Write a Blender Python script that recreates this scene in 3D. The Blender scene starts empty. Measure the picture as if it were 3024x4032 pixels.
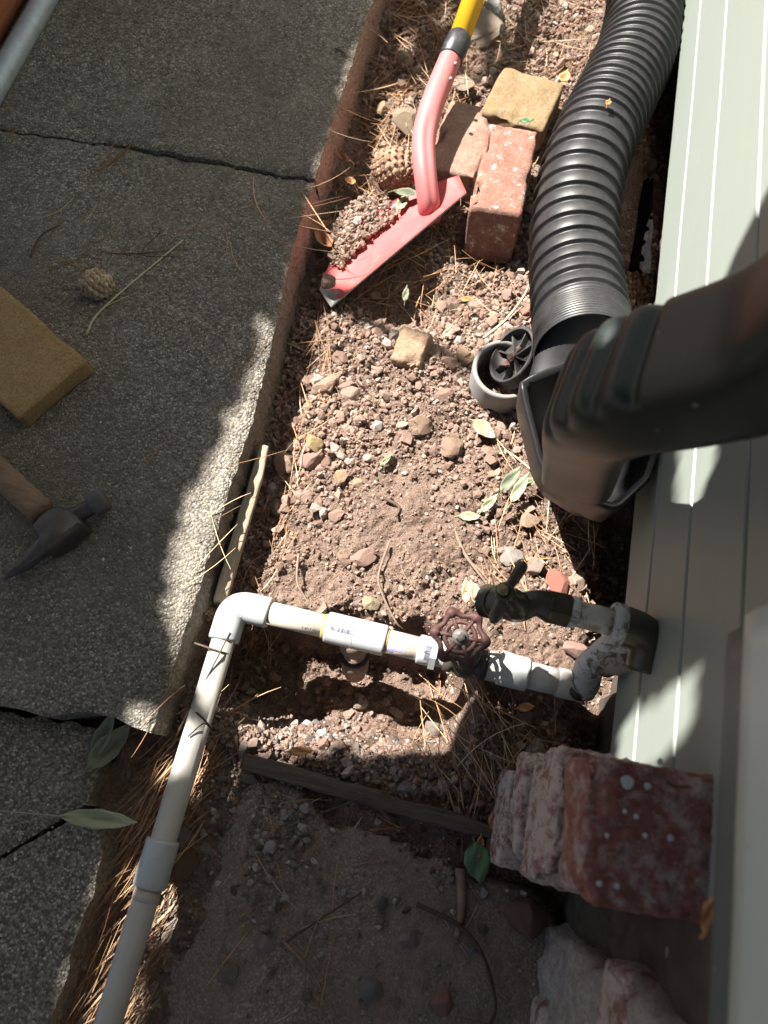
import bpy, bmesh, math, random
import numpy as np
from mathutils import Vector, Matrix, noise as mn

random.seed(7); rng = np.random.default_rng(7)
sc = bpy.context.scene
COL = sc.collection
R_ = math.radians

# ------------------------------------------------------------------ camera
FPX = 2800.0; CAM_H = 0.9
_Y = np.array([1718, 7316, -2800.]); _Y /= np.linalg.norm(_Y)
_D = np.array([28, -1078, -2800.]); _D -= _D.dot(_Y)*_Y; _D /= np.linalg.norm(_D)
_Z = -_D; _X = np.cross(_Y, _Z)
ROT = np.array([_X, _Y, _Z])                     # world = ROT @ camera axes
cam_d = bpy.data.cameras.new('camera'); cam = bpy.data.objects.new('camera', cam_d); COL.objects.link(cam)
cam_d.sensor_fit = 'VERTICAL'; cam_d.sensor_height = 36; cam_d.sensor_width = 27
cam_d.lens = FPX/4032*36; cam_d.clip_start = 0.02; cam_d.clip_end = 500
M = Matrix([list(r)+[0] for r in ROT]+[[0, 0, 0, 1]]); M.translation = (0, 0, CAM_H)
cam.matrix_world = M
cam_d.dof.use_dof = True; cam_d.dof.focus_distance = 0.88; cam_d.dof.aperture_fstop = 5.0
sc.camera = cam

# ------------------------------------------------------------------ light
LX, LY = 0.62, -0.36                              # light travels this far sideways per metre of drop
az_from = (-LX, -LY)                              # horizontal direction towards the sun
elev = math.atan2(1.0, math.hypot(LX, LY))
w = bpy.data.worlds.new('World'); sc.world = w; w.use_nodes = True
nt = w.node_tree; bg = nt.nodes['Background']
sky = nt.nodes.new('ShaderNodeTexSky'); sky.sky_type = 'NISHITA'; sky.sun_disc = False
sky.sun_elevation = elev; sky.sun_rotation = math.atan2(az_from[0], az_from[1])
nt.links.new(sky.outputs[0], bg.inputs[0]); sky.dust_density = 2.5; sky.ozone_density = 0.3; sky.air_density = 0.8; bg.inputs[1].default_value = 0.029
sun_d = bpy.data.lights.new('sun', 'SUN'); sun_d.energy = 5.0; sun_d.angle = R_(0.53); sun_d.color = (1, 0.945, 0.88)
sun = bpy.data.objects.new('sun', sun_d); COL.objects.link(sun); sun.location = (-2, 1.2, 4)
sun.rotation_euler = Vector((LX, LY, -1)).to_track_quat('-Z', 'Y').to_euler()
sc.view_settings.view_transform = 'Standard'; sc.view_settings.look = 'None'
sc.view_settings.gamma = 1.0; sc.view_settings.use_curve_mapping = False
sc.view_settings.exposure = 1.85
sc.render.engine = 'CYCLES'

# ------------------------------------------------------------------ helpers
def P(px, py, z=0.0):
    """surveyed point: where the sight line of photo point (px,py) meets height z"""
    d = ROT @ np.array([px-1512., -(py-2016.), -FPX]); t = (z-CAM_H)/d[2]
    return np.array([0, 0, CAM_H])+d*t
def PX(px, py, x):
    d = ROT @ np.array([px-1512., -(py-2016.), -FPX]); t = x/d[0]
    return np.array([0, 0, CAM_H])+d*t
def nrm(v): v = np.asarray(v, float); return v/(np.linalg.norm(v)+1e-12)

def smooth(a, b, x): t = np.clip((x-a)/(b-a), 0, 1); return t*t*(3-2*t)
_perm = rng.permutation(4096)
def vnoise(x, y, seed=0):
    x = np.asarray(x, float); y = np.asarray(y, float)
    xi = np.floor(x).astype(int); yi = np.floor(y).astype(int); xf = x-xi; yf = y-yi
    def h(i, j): return _perm[(_perm[(i+seed*131) & 4095]+j) & 4095]/4095.0
    u = xf*xf*(3-2*xf); v = yf*yf*(3-2*yf)
    return ((h(xi, yi)*(1-u)+h(xi+1, yi)*u)*(1-v)+(h(xi, yi+1)*(1-u)+h(xi+1, yi+1)*u)*v)*2-1
def fbm(x, y, f, oct=4, seed=0, g=0.5):
    s = 0; a = 1
    for k in range(oct):
        s = s+a*vnoise(np.asarray(x)*f+17.3*k, np.asarray(y)*f-9.1*k, seed+k); f *= 2.03; a *= g
    return s

def tag(o, label=None, cat=None, group=None, kind=None):
    if label: o['label'] = label
    if cat: o['category'] = cat
    if group: o['group'] = group
    if kind: o['kind'] = kind
    return o
def thing(name, label, cat, loc=(0, 0, 0), group=None):
    o = bpy.data.objects.new(name, None); o.empty_display_size = 0.05
    COL.objects.link(o); o.location = loc
    return tag(o, label, cat, group)
def world_of(o):
    p = np.zeros(3)
    while o is not None: p += np.array(o.location); o = o.parent
    return p
def obj(name, V, F, mat, parent=None, smooth_=True, origin=None):
    """link verts V (world space) and faces F as one mesh object"""
    V = np.asarray(V, float)
    org = world_of(parent) if parent is not None else np.array(origin if origin is not None else (0, 0, 0), float)
    me = bpy.data.meshes.new(name); me.from_pydata([tuple(v) for v in (V-org)], [], [tuple(int(i) for i in f) for f in F])
    me.validate(); me.update()
    if smooth_: me.polygons.foreach_set('use_smooth', [True]*len(me.polygons))
    if mat: me.materials.append(mat)
    o = bpy.data.objects.new(name, me); COL.objects.link(o)
    if parent is not None: o.parent = parent
    else: o.location = tuple(org)
    return o
def np_mesh(name, V, F, mat, smooth_=False):
    """fast path for big triangle / quad meshes"""
    me = bpy.data.meshes.new(name); n = F.shape[1]
    me.vertices.add(len(V)); me.vertices.foreach_set('co', V.astype(np.float32).ravel())
    me.loops.add(F.size); me.loops.foreach_set('vertex_index', F.astype(np.int32).ravel())
    me.polygons.add(len(F)); me.polygons.foreach_set('loop_start', np.arange(0, F.size, n, dtype=np.int32))
    me.polygons.foreach_set('use_smooth', np.full(len(F), smooth_))
    me.update(calc_edges=True); me.validate(); me.materials.append(mat)
    return me
def link(name, me, parent=None, loc=(0, 0, 0)):
    o = bpy.data.objects.new(name, me); COL.objects.link(o); o.location = loc
    if parent is not None: o.parent = parent
    return o
def frames(path):
    """parallel transport frames along a polyline"""
    path = np.asarray(path, float); n = len(path)
    T = np.array([nrm(path[min(i+1, n-1)]-path[max(i-1, 0)]) for i in range(n)])
    u = np.cross(T[0], [0, 0, 1.]);
    if np.linalg.norm(u) < 1e-3: u = np.cross(T[0], [0, 1., 0])
    u = nrm(u); U = [u]
    for i in range(1, n):
        u = U[-1]-T[i]*np.dot(U[-1], T[i]); U.append(nrm(u))
    U = np.array(U); W = np.cross(T, U)
    return T, U, W
def sweep(path, radii, seg=20, caps=True, shape=None):
    """tube along path; radii scalar/array; shape(i,ang)->(a,b) multipliers on U and W"""
    path = np.asarray(path, float); n = len(path)
    r = np.broadcast_to(np.asarray(radii, float), (n,))
    T, U, W = frames(path); V = []; F = []
    A = np.linspace(0, 2*math.pi, seg, endpoint=False)
    for i in range(n):
        for k, a in enumerate(A):
            if shape: sa, sb = shape(i, a)
            else: sa, sb = math.cos(a), math.sin(a)
            V.append(path[i]+r[i]*(sa*U[i]+sb*W[i]))
    for i in range(n-1):
        for k in range(seg):
            k2 = (k+1) % seg
            F.append((i*seg+k, i*seg+k2, (i+1)*seg+k2, (i+1)*seg+k))
    if caps:
        F.append(tuple(range(seg-1, -1, -1))); F.append(tuple(range((n-1)*seg, n*seg)))
    return np.array(V), F
def spline(pts, n):
    """Catmull-Rom through pts, n samples, even in arc length"""
    p = np.asarray(pts, float); p = np.vstack([2*p[0]-p[1], p, 2*p[-1]-p[-2]]); out = []
    for i in range(1, len(p)-2):
        for t in np.linspace(0, 1, 24, endpoint=False):
            a, b, c, d = p[i-1:i+3]
            out.append(0.5*((2*b)+(c-a)*t+(2*a-5*b+4*c-d)*t*t+(3*b-a-3*c+d)*t**3))
    out.append(p[-2]); out = np.array(out)
    s = np.r_[0, np.cumsum(np.linalg.norm(np.diff(out, axis=0), axis=1))]
    q = np.linspace(0, s[-1], n)
    return np.stack([np.interp(q, s, out[:, k]) for k in range(out.shape[1])], 1)
def join(*parts):
    V = []; F = []; o = 0
    for v, f in parts:
        V.append(np.asarray(v)); F += [tuple(i+o for i in q) for q in f]; o += len(v)
    return np.vstack(V), F
def lathe(axis0, axis1, prof, seg=28, caps=True):
    """prof: list of (t along axis in m, radius) from axis0 towards axis1"""
    d = nrm(np.asarray(axis1, float)-np.asarray(axis0, float)); a0 = np.asarray(axis0, float)
    path = [a0+d*t for t, r in prof]
    u = np.cross(d, [0, 0, 1.])
    if np.linalg.norm(u) < 1e-3: u = np.array([1., 0, 0])
    u = nrm(u); w_ = np.cross(d, u); V = []; F = []; n = len(prof)
    for i, (t, r) in enumerate(prof):
        for k in range(seg):
            a = 2*math.pi*k/seg; V.append(path[i]+r*(math.cos(a)*u+math.sin(a)*w_))
    for i in range(n-1):
        for k in range(seg):
            k2 = (k+1) % seg; F.append((i*seg+k, i*seg+k2, (i+1)*seg+k2, (i+1)*seg+k))
    if caps:
        F.append(tuple(range(seg-1, -1, -1))); F.append(tuple(range((n-1)*seg, n*seg)))
    return np.array(V), F
def rough_box(size, n=(12, 6, 4), rnd=0.004, amp=0.0012, freq=60, chip=0.0, seed=0):
    """box as subdivided shell, rounded corners, noisy faces, optional chipped arrises; centred on origin"""
    bm = bmesh.new(); hx, hy, hz = [s/2 for s in size]
    idx = {}
    def vert(i, j, k):
        key = (i, j, k)
        if key not in idx:
            p = Vector((-hx+size[0]*i/n[0], -hy+size[1]*j/n[1], -hz+size[2]*k/n[2]))
            q = Vector((max(-hx+rnd, min(hx-rnd, p.x)), max(-hy+rnd, min(hy-rnd, p.y)), max(-hz+rnd, min(hz-rnd, p.z))))
            d = p-q
            if d.length > 1e-9: p = q+d.normalized()*rnd
            s = Vector((seed*3.1, seed*1.7, 0))
            nv = mn.fractal(p*freq+s, 0.7, 2.0, 4)
            dn = (d if d.length > 1e-9 else p).normalized()
            onedge = sum(abs(abs(c)-h) < rnd*1.6 for c, h in zip(p, (hx, hy, hz)))
            p = p+dn*amp*nv
            if chip and onedge >= 1:
                c = mn.noise(p*22+s)
                edge = sum(abs(abs(cc)-h) < 0.012 for cc, h in zip(p, (hx, hy, hz)))
                if c > 0.18 and edge >= 2: p = p-dn*chip*(c-0.18)*2.2
            idx[key] = bm.verts.new(p)
        return idx[key]
    for i in range(n[0]):
        for j in range(n[1]):
            for k in (0, n[2]):
                q = [vert(i, j, k), vert(i+1, j, k), vert(i+1, j+1, k), vert(i, j+1, k)]
                bm.faces.new(q if k else q[::-1])
    for i in range(n[0]):
        for k in range(n[2]):
            for j in (0, n[1]):
                q = [vert(i, j, k), vert(i+1, j, k), vert(i+1, j, k+1), vert(i, j, k+1)]
                bm.faces.new(q[::-1] if j else q)
    for j in range(n[1]):
        for k in range(n[2]):
            for i in (0, n[0]):
                q = [vert(i, j, k), vert(i, j+1, k), vert(i, j+1, k+1), vert(i, j, k+1)]
                bm.faces.new(q if i else q[::-1])
    bm.verts.index_update()
    V = np.array([v.co[:] for v in bm.verts]); F = [[v.index for v in f.verts] for f in bm.faces]
    bm.free(); return V, F
def rotmat(ax, ay):
    """columns: ax, ay (orthogonalised), ax x ay"""
    ax = nrm(ax); ay = np.asarray(ay, float); ay = nrm(ay-ax*np.dot(ax, ay)); return np.stack([ax, ay, np.cross(ax, ay)], 1)
def box(x0, x1, y0, y1, z0, z1, b=0.0):
    V = [(x, y, z) for x in (x0, x1) for y in (y0, y1) for z in (z0, z1)]
    F = [(0, 1, 3, 2), (4, 6, 7, 5), (0, 4, 5, 1), (2, 3, 7, 6), (0, 2, 6, 4), (1, 5, 7, 3)]
    return np.array(V, float), F

# ------------------------------------------------------------------ materials
class Mat:
    def __init__(s, name, rough=0.8, spec=0.3, metal=0.0):
        s.m = bpy.data.materials.new(name); s.m.use_nodes = True; s.t = s.m.node_tree
        s.b = s.t.nodes['Principled BSDF']; s.set('Roughness', rough); s.set('Metallic', metal); s.set('Specular IOR Level', spec)
        tc = s.t.nodes.new('ShaderNodeTexCoord'); s.co = tc.outputs['Object']
    def set(s, k, v): s.b.inputs[k].default_value = v
    def n(s, typ, **kw):
        x = s.t.nodes.new(typ)
        for k, v in kw.items(): setattr(x, k, v)
        return x
    def l(s, a, b): s.t.links.new(a, b)
    def noise(s, scale, detail=4, rough=0.6, co=None, dist=0):
        x = s.n('ShaderNodeTexNoise'); x.inputs['Scale'].default_value = scale; x.inputs['Detail'].default_value = detail
        x.inputs['Roughness'].default_value = rough; x.inputs['Distortion'].default_value = dist
        s.l(co or s.co, x.inputs['Vector']); return x.outputs['Fac']
    def voro(s, scale, feature='F1', out='Distance', co=None, rnd=1):
        x = s.n('ShaderNodeTexVoronoi'); x.feature = feature; x.inputs['Scale'].default_value = scale
        x.inputs['Randomness'].default_value = rnd; s.l(co or s.co, x.inputs['Vector']); return x.outputs[out]
    def ramp(s, fac, stops, interp='LINEAR'):
        x = s.n('ShaderNodeValToRGB'); cr = x.color_ramp; cr.interpolation = interp
        while len(cr.elements) < len(stops): cr.elements.new(0.5)
        for e, (p, c) in zip(cr.elements, stops):
            e.position = p; e.color = (c, c, c, 1) if not hasattr(c, '__len__') else (*c, 1)
        s.l(fac, x.inputs['Fac']); return x.outputs['Color']
    def mix(s, fac, a, b, mode='MIX'):
        x = s.n('ShaderNodeMix', data_type='RGBA', blend_type=mode)
        for i, v in ((0, fac), (6, a), (7, b)):
            if isinstance(v, (int, float)): x.inputs[i].default_value = v
            elif isinstance(v, tuple): x.inputs[i].default_value = (*v, 1)
            else: s.l(v, x.inputs[i])
        return x.outputs[2]
    def math(s, op, a, b=0.0):
        x = s.n('ShaderNodeMath', operation=op)
        for i, v in ((0, a), (1, b)):
            if isinstance(v, (int, float)): x.inputs[i].default_value = v
            else: s.l(v, x.inputs[i])
        return x.outputs[0]
    def stretch(s, sx, sy, sz):
        x = s.n('ShaderNodeMapping'); x.inputs['Scale'].default_value = (sx, sy, sz); s.l(s.co, x.inputs['Vector']); return x.outputs['Vector']
    def color(s, c):
        if isinstance(c, tuple): s.b.inputs['Base Color'].default_value = (*c, 1)
        else: s.l(c, s.b.inputs['Base Color'])
        return s
    def roughness(s, c): s.l(c, s.b.inputs['Roughness']); return s
    def bump(s, h, strength=0.5, dist=0.002, prev=None):
        x = s.n('ShaderNodeBump'); x.inputs['Strength'].default_value = strength; x.inputs['Distance'].default_value = dist
        s.l(h, x.inputs['Height'])
        if prev: s.l(prev, x.inputs['Normal'])
        s.l(x.outputs[0], s.b.inputs['Normal']); return x.outputs[0]
    def island(s): return s.n('ShaderNodeNewGeometry').outputs['Random Per Island']
    def orand(s): return s.n('ShaderNodeObjectInfo').outputs['Random']

def concrete(name, base, dark, pale, pit=0.6, soil=False):
    m = Mat(name, 0.93, 0.2)
    gx = m.n('ShaderNodeTexVoronoi'); gx.inputs['Scale'].default_value = 360; m.l(m.co, gx.inputs['Vector'])
    gs = m.n('ShaderNodeSeparateColor'); m.l(gx.outputs['Color'], gs.inputs[0])
    grain = m.ramp(gs.outputs[0], [(0, tuple(v*0.45 for v in dark)), (0.35, dark), (0.62, base), (0.86, tuple(v*1.15 for v in base)), (0.93, pale), (1, tuple(min(1, v*1.25) for v in pale))])
    pitc = m.ramp(gx.outputs['Distance'], [(0.40, 0), (0.68, 0.5)])
    c = m.mix(pitc, grain, tuple(v*0.35 for v in dark))
    g2 = m.n('ShaderNodeTexVoronoi'); g2.inputs['Scale'].default_value = 170; m.l(m.co, g2.inputs['Vector'])
    s2 = m.n('ShaderNodeSeparateColor'); m.l(g2.outputs['Color'], s2.inputs[0])
    big = m.math('MULTIPLY', m.ramp(s2.outputs[1], [(0.74, 0), (0.76, 1)]), m.ramp(g2.outputs['Distance'], [(0.20, 1), (0.28, 0)]))
    c = m.mix(big, c, m.ramp(s2.outputs[2], [(0, tuple(v*1.1 for v in base)), (0.5, tuple(v*1.4 for v in base)), (1, tuple(min(1, v*1.2) for v in pale))]))
    c = m.mix(m.ramp(m.noise(700, 3, 0.8), [(0.35, 0.0), (0.7, 0.5)]), c, dark)
    c = m.mix(m.ramp(m.noise(3.6, 7, 0.75, dist=0.5), [(0.40, 0), (0.70, 0.75)]), c, tuple(v*0.62 for v in dark))
    c = m.mix(m.ramp(m.noise(1.4, 4, 0.6), [(0.4, 0), (0.65, 0.4)]), c, (dark[0]*1.1, dark[1]*1.05, dark[2]*0.98))
    if soil: c = m.mix(m.ramp(m.noise(9, 7, 0.75), [(0.42, 0.0), (0.66, 0.7)]), c, m.mix(m.noise(200, 4, 0.8), (0.17, 0.118, 0.088), (0.33, 0.245, 0.19)))
    c = m.mix(m.ramp(m.noise(17, 5, 0.7), [(0.52, 0), (0.78, 0.35)]), c, tuple(v*1.1 for v in base))
    m.color(c)
    b1 = m.bump(gx.outputs['Distance'], -pit, 0.003) if False else m.bump(m.math('SUBTRACT', 1.0, gx.outputs['Distance']), pit, 0.0026)
    b2 = m.bump(m.noise(800, 4, 0.8), 0.5, 0.0018, b1); m.bump(big, 0.5, 0.001, b2); return m.m
M_CONC = concrete('walkway_concrete', (0.335, 0.308, 0.26), (0.172, 0.156, 0.13), (0.56, 0.53, 0.46), 0.9)
M_PAD = concrete('pad_concrete', (0.36, 0.315, 0.27), (0.23, 0.195, 0.163), (0.46, 0.42, 0.38), 0.5, True)

def aggregate_mat():
    m = Mat('aggregate', 0.85, 0.25)
    m.color(m.ramp(m.island(), [(0, (0.08, 0.074, 0.062)), (0.4, (0.18, 0.165, 0.135)), (0.65, (0.28, 0.262, 0.215)), (0.86, (0.42, 0.40, 0.33)), (1, (0.60, 0.58, 0.50))])); return m.m
M_AGG = aggregate_mat()
def slab_side_mat():
    m = Mat('slab_side', 0.95, 0.15)
    sep = m.n('ShaderNodeSeparateXYZ'); m.l(m.co, sep.inputs[0])
    red_fac = m.math('MULTIPLY', m.ramp(sep.outputs[1], [(0.55, 0), (0.75, 1)]), m.ramp(m.noise(14, 5, 0.7), [(0.3, 0.55), (0.6, 1)]))  # redder tone towards the far end, broken up by noise
    c = m.mix(m.ramp(m.noise(190, 6, 0.85), [(0.35, 0), (0.65, 1)]), (0.11, 0.09, 0.07), (0.42, 0.37, 0.30))
    c2 = m.mix(m.ramp(m.noise(190, 6, 0.85), [(0.35, 0), (0.65, 1)]), (0.27, 0.155, 0.12), (0.72, 0.50, 0.42))
    m.color(m.mix(red_fac, c, c2)); b0 = m.bump(m.noise(150, 6, 0.8), 1.0, 0.008); m.bump(m.voro(240), 0.7, 0.004, b0); return m.m
M_SIDE = slab_side_mat()

def dirt_mat():
    m = Mat('dirt', 0.97, 0.1)
    c = m.mix(m.ramp(m.noise(26, 6, 0.7), [(0.32, 0), (0.68, 1)]), (0.255, 0.172, 0.132), (0.38, 0.28, 0.22))
    c = m.mix(m.ramp(m.noise(240, 5, 0.75), [(0.35, 0.0), (0.65, 1)]), m.mix(0.5, c, (0.14, 0.092, 0.07)), c)
    c = m.mix(m.ramp(m.voro(180, out='Color'), [(0.86, 0), (0.9, 0.6)]), c, (0.36, 0.32, 0.28))
    m.color(c)
    b = m.bump(m.noise(420, 6, 0.8), 1.0, 0.006); m.bump(m.voro(300), 0.8, 0.003, b); return m.m
M_DIRT = dirt_mat()
def clod_mat(name, rnd, stops, fs=520):
    m = Mat(name, 0.95, 0.12)
    c = m.ramp(rnd(m), stops)
    c = m.mix(m.ramp(m.noise(fs, 4, 0.75), [(0.3, 0), (0.7, 1)]), m.mix(0.55, c, (0.10, 0.065, 0.048)), c)
    m.color(c); m.bump(m.noise(fs*1.2, 5, 0.8), 0.8, 0.0016); return m.m
SOIL = [(0, (0.18, 0.118, 0.09)), (0.25, (0.27, 0.185, 0.145)), (0.55, (0.36, 0.262, 0.208)), (0.72, (0.31, 0.20, 0.165)), (0.88, (0.44, 0.345, 0.285)), (0.96, (0.40, 0.355, 0.32)), (1, (0.54, 0.49, 0.43))]
M_CLOD = clod_mat('soil_clods', Mat.island, SOIL)
M_STONE = clod_mat('soil_stones', Mat.orand, SOIL[:5], 300)
GREYS = [(0, (0.11, 0.10, 0.095)), (0.35, (0.21, 0.19, 0.175)), (0.6, (0.29, 0.28, 0.265)), (0.75, (0.24, 0.16, 0.13)), (0.88, (0.36, 0.34, 0.30)), (1, (0.58, 0.56, 0.53))]
M_PEB = clod_mat('grey_pebbles', Mat.orand, GREYS, 260)
M_PEBS = clod_mat('grey_gravel', Mat.island, GREYS, 260)
def needle_mat(name, rnd):
    m = Mat(name, 0.6, 0.35)
    m.color(m.ramp(rnd(m), [(0, (0.12, 0.07, 0.04)), (0.3, (0.25, 0.14, 0.07)), (0.6, (0.40, 0.22, 0.11)), (0.82, (0.48, 0.32, 0.18)), (1, (0.58, 0.48, 0.32))])); return m.m
M_NEED = needle_mat('pine_needles', Mat.island); M_NEED1 = needle_mat('pine_needle', Mat.orand)

def brick_mat(name, a, b, white=0.0, dirt=0.35, wc=(0.72, 0.69, 0.66)):
    m = Mat(name, 0.93, 0.15)
    c = m.mix(m.ramp(m.noise(35, 5, 0.7), [(0.3, 0), (0.7, 1)]), a, b)
    c = m.mix(m.ramp(m.noise(260, 4, 0.8), [(0.3, 0.7), (0.55, 0)]), c, tuple(v*0.45 for v in a))
    c = m.mix(m.ramp(m.noise(48, 5, 0.75, dist=0.4), [(0.55, 0), (0.66, dirt)]), c, (0.30, 0.225, 0.17))
    if white:
        c = m.mix(m.ramp(m.noise(42, 9, 0.82, dist=0.15), [(0.60-white*0.2, 0), (0.70-white*0.2, 0.9)]), c, wc)
    m.color(c); b_ = m.bump(m.noise(300, 5, 0.8), 0.8, 0.002)
    m.bump(m.ramp(m.voro(150), [(0.12, 0), (0.3, 1)]), 0.25, 0.002, b_); return m.m
M_BRED = brick_mat('red_brick', (0.20, 0.095, 0.07), (0.28, 0.16, 0.122), 0.20, 0.7)
M_BRED2 = brick_mat('dusty_brick', (0.22, 0.13, 0.098), (0.31, 0.21, 0.16), 0.0, 0.95)
M_BBUFF = brick_mat('buff_brick', (0.20, 0.14, 0.075), (0.27, 0.195, 0.112), 0.0, 0.6)
M_CHUNK = brick_mat('tan_chunk', (0.25, 0.165, 0.105), (0.36, 0.26, 0.18), 0.0, 0.7)
M_BLOCK = brick_mat('yellow_brown_block', (0.29, 0.19, 0.085), (0.40, 0.275, 0.135), 0.0, 0.25)
M_PIER = brick_mat('pier_brick', (0.23, 0.11, 0.09), (0.34, 0.19, 0.155), 0.86, 0.5, (0.56, 0.49, 0.45))
M_PIERTOP = brick_mat('pier_cap_brick', (0.27, 0.105, 0.085), (0.36, 0.17, 0.14), 0.50, 0.5, (0.44, 0.375, 0.35))
M_MORT = brick_mat('mortar', (0.30, 0.27, 0.235), (0.50, 0.45, 0.41), 0.2, 0.5, (0.55, 0.52, 0.5))

def plain(name, c, rough, spec=0.4, metal=0.0, var=0.15, scale=40, bump=0.0, bs=200, dirt=0.0, dirtc=(0.30, 0.22, 0.16), coat=0):
    m = Mat(name, rough, spec, metal)
    col = m.mix(m.ramp(m.noise(scale, 5, 0.65), [(0.3, 0), (0.7, 1)]), tuple(v*(1-var) for v in c), tuple(min(1, v*(1+var*0.6)) for v in c))
    if dirt: col = m.mix(m.ramp(m.noise(scale*1.7, 7, 0.75, dist=0.6), [(0.52, 0), (0.72, dirt)]), col, dirtc)
    m.color(col)
    if bump: m.bump(m.noise(bs, 4, 0.7), bump, 0.001)
    return m.m
M_PVC = plain('white_plastic', (0.43, 0.45, 0.445), 0.38, 0.45, var=0.06, scale=30, bump=0.08, dirt=0.6, dirtc=(0.33, 0.285, 0.23))
M_PVCOLD = plain('weathered_plastic_pipe', (0.42, 0.405, 0.37), 0.5, 0.4, var=0.08, scale=25, bump=0.05, dirt=0.55, dirtc=(0.44, 0.37, 0.28))
M_PVCTAN = plain('stained_plastic_pipe', (0.48, 0.43, 0.36), 0.45, 0.4, var=0.1, scale=30, dirt=0.5, dirtc=(0.55, 0.38, 0.22))
M_PVCGREY = plain('dirty_grey_fitting', (0.50, 0.49, 0.46), 0.6, 0.35, var=0.2, scale=40, bump=0.15, dirt=0.6, dirtc=(0.30, 0.26, 0.20))
M_PRIMER = plain('purple_primer', (0.36, 0.33, 0.55), 0.5, 0.3, var=0.2)
M_GLUE = plain('amber_glue', (0.50, 0.31, 0.12), 0.35, 0.5, var=0.2)
M_INKB = plain('dark_blue_ink', (0.05, 0.055, 0.12), 0.6, 0.2); M_INKR = plain('faded_red_ink', (0.62, 0.30, 0.25), 0.6, 0.2)
M_MUD = plain('mud_coated_pipe', (0.30, 0.215, 0.16), 0.8, 0.2, var=0.3, bump=0.4, dirt=0.6, dirtc=(0.42, 0.35, 0.28))
M_RUBBER = plain('dark_ring', (0.03, 0.027, 0.024), 0.7)
M_RUST = plain('rusty_red_paint', (0.062, 0.026, 0.022), 0.65, 0.4, var=0.35, scale=90, bump=0.3, dirt=0.7, dirtc=(0.12, 0.07, 0.05))
M_STEEL = plain('dull_steel', (0.11, 0.105, 0.10), 0.65, 0.4, 0.2, var=0.3, bump=0.2)
M_VALVE = plain('blackened_brass', (0.075, 0.068, 0.055), 0.55, 0.4, 0.3, var=0.3, bump=0.3, dirt=0.5, dirtc=(0.18, 0.15, 0.11))
M_BIBB = plain('tarnished_bronze', (0.075, 0.068, 0.05), 0.36, 0.5, 0.4, var=0.3, scale=60, bump=0.12, dirt=0.4, dirtc=(0.10, 0.12, 0.09))
M_BIBBSCREW = plain('worn_brass', (0.23, 0.19, 0.10), 0.4, 0.5, 0.6)
def peeling(name, a, b, t=0.5, sc_=38):
    m = Mat(name, 0.7, 0.3)
    f = m.ramp(m.noise(sc_, 7, 0.75, dist=0.7), [(t-0.03, 0), (t+0.03, 1)])
    m.color(m.mix(f, a, b)); m.bump(f, 0.5, 0.0012); return m.m
M_PEEL = peeling('peeling_painted_pipe', (0.30, 0.27, 0.21), (0.52, 0.51, 0.49), 0.46, 55)
M_PEELW = peeling('flaking_white_paint', (0.13, 0.12, 0.105), (0.50, 0.51, 0.51), 0.46, 45)
M_WRAP = peeling('grimy_pipe_wrap', (0.10, 0.085, 0.07), (0.34, 0.31, 0.28), 0.5, 30)
def corr_mat():
    m = Mat('black_corrugated_plastic', 0.42, 0.5)
    d = m.ramp(m.noise(24, 7, 0.8), [(0.45, 0), (0.75, 0.35)])
    m.color(m.mix(d, (0.016, 0.016, 0.017), (0.085, 0.078, 0.07)))
    m.roughness(m.ramp(m.noise(60, 5, 0.7), [(0.3, 0.36), (0.7, 0.52)])); m.bump(m.noise(380, 3, 0.7), 0.08, 0.001); return m.m
M_CORR = corr_mat()
M_BLACK = plain('matte_black_plastic', (0.014, 0.014, 0.015), 0.42, 0.45, var=0.2, bump=0.05, dirt=0.12, dirtc=(0.10, 0.09, 0.08))
M_GREYPIPE = plain('grey_drain_plastic', (0.23, 0.22, 0.205), 0.7, 0.3, var=0.15, bump=0.3, dirt=0.7, dirtc=(0.25, 0.20, 0.15))
M_CAP = plain('dusty_black_cap', (0.045, 0.043, 0.042), 0.55, 0.4, dirt=0.4, dirtc=(0.22, 0.18, 0.15), var=0.2)
def sage(name, c, rough=0.5):
    m = Mat(name, rough, 0.4)
    st = m.stretch(1, 0.12, 1)
    col = m.mix(m.noise(60, 5, 0.6, co=st), tuple(v*0.93 for v in c), c)
    col = m.mix(m.ramp(m.voro(38), [(0.05, 0.5), (0.09, 0)]), col, (0.30, 0.28, 0.23))
    col = m.mix(m.ramp(m.noise(11, 6, 0.7), [(0.6, 0), (0.8, 0.22)]), col, (0.40, 0.37, 0.30))
    m.color(col); m.bump(m.noise(140, 4, 0.6, co=st), 0.14, 0.0012); return m.m
M_SIDING = sage('sage_paint', (0.265, 0.297, 0.265)); M_SPOUT = sage('dark_green_metal', (0.017, 0.026, 0.022), 0.42)
M_BAY = sage('bay_paint', (0.52, 0.61, 0.60), 0.4)
M_TRIMSHADE = sage('trim_shade_grey', (0.12, 0.14, 0.14), 0.45)  # shade on the bay's lower strip, painted in as a darker colour
M_PINK = None
def pinkmat():
    m = Mat('chipped_red_paint', 0.55, 0.35)
    c = m.mix(m.noise(9, 4), (0.39, 0.095, 0.10), (0.45, 0.165, 0.165))
    chips = m.ramp(m.noise(120, 6, 0.75, dist=0.8), [(0.56, 0), (0.60, 0.85)])
    c = m.mix(m.math('MULTIPLY', chips, m.ramp(m.noise(12, 3), [(0.45, 0), (0.6, 1)])), c, (0.33, 0.17, 0.11))
    m.color(c); m.bump(m.noise(420, 3), 0.1, 0.001); return m.m
M_PINK = pinkmat()
M_BLADE = plain('red_blade_paint', (0.46, 0.085, 0.085), 0.55, 0.4, var=0.14, scale=22, bump=0.1, dirt=0.55, dirtc=(0.30, 0.19, 0.14))
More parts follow.
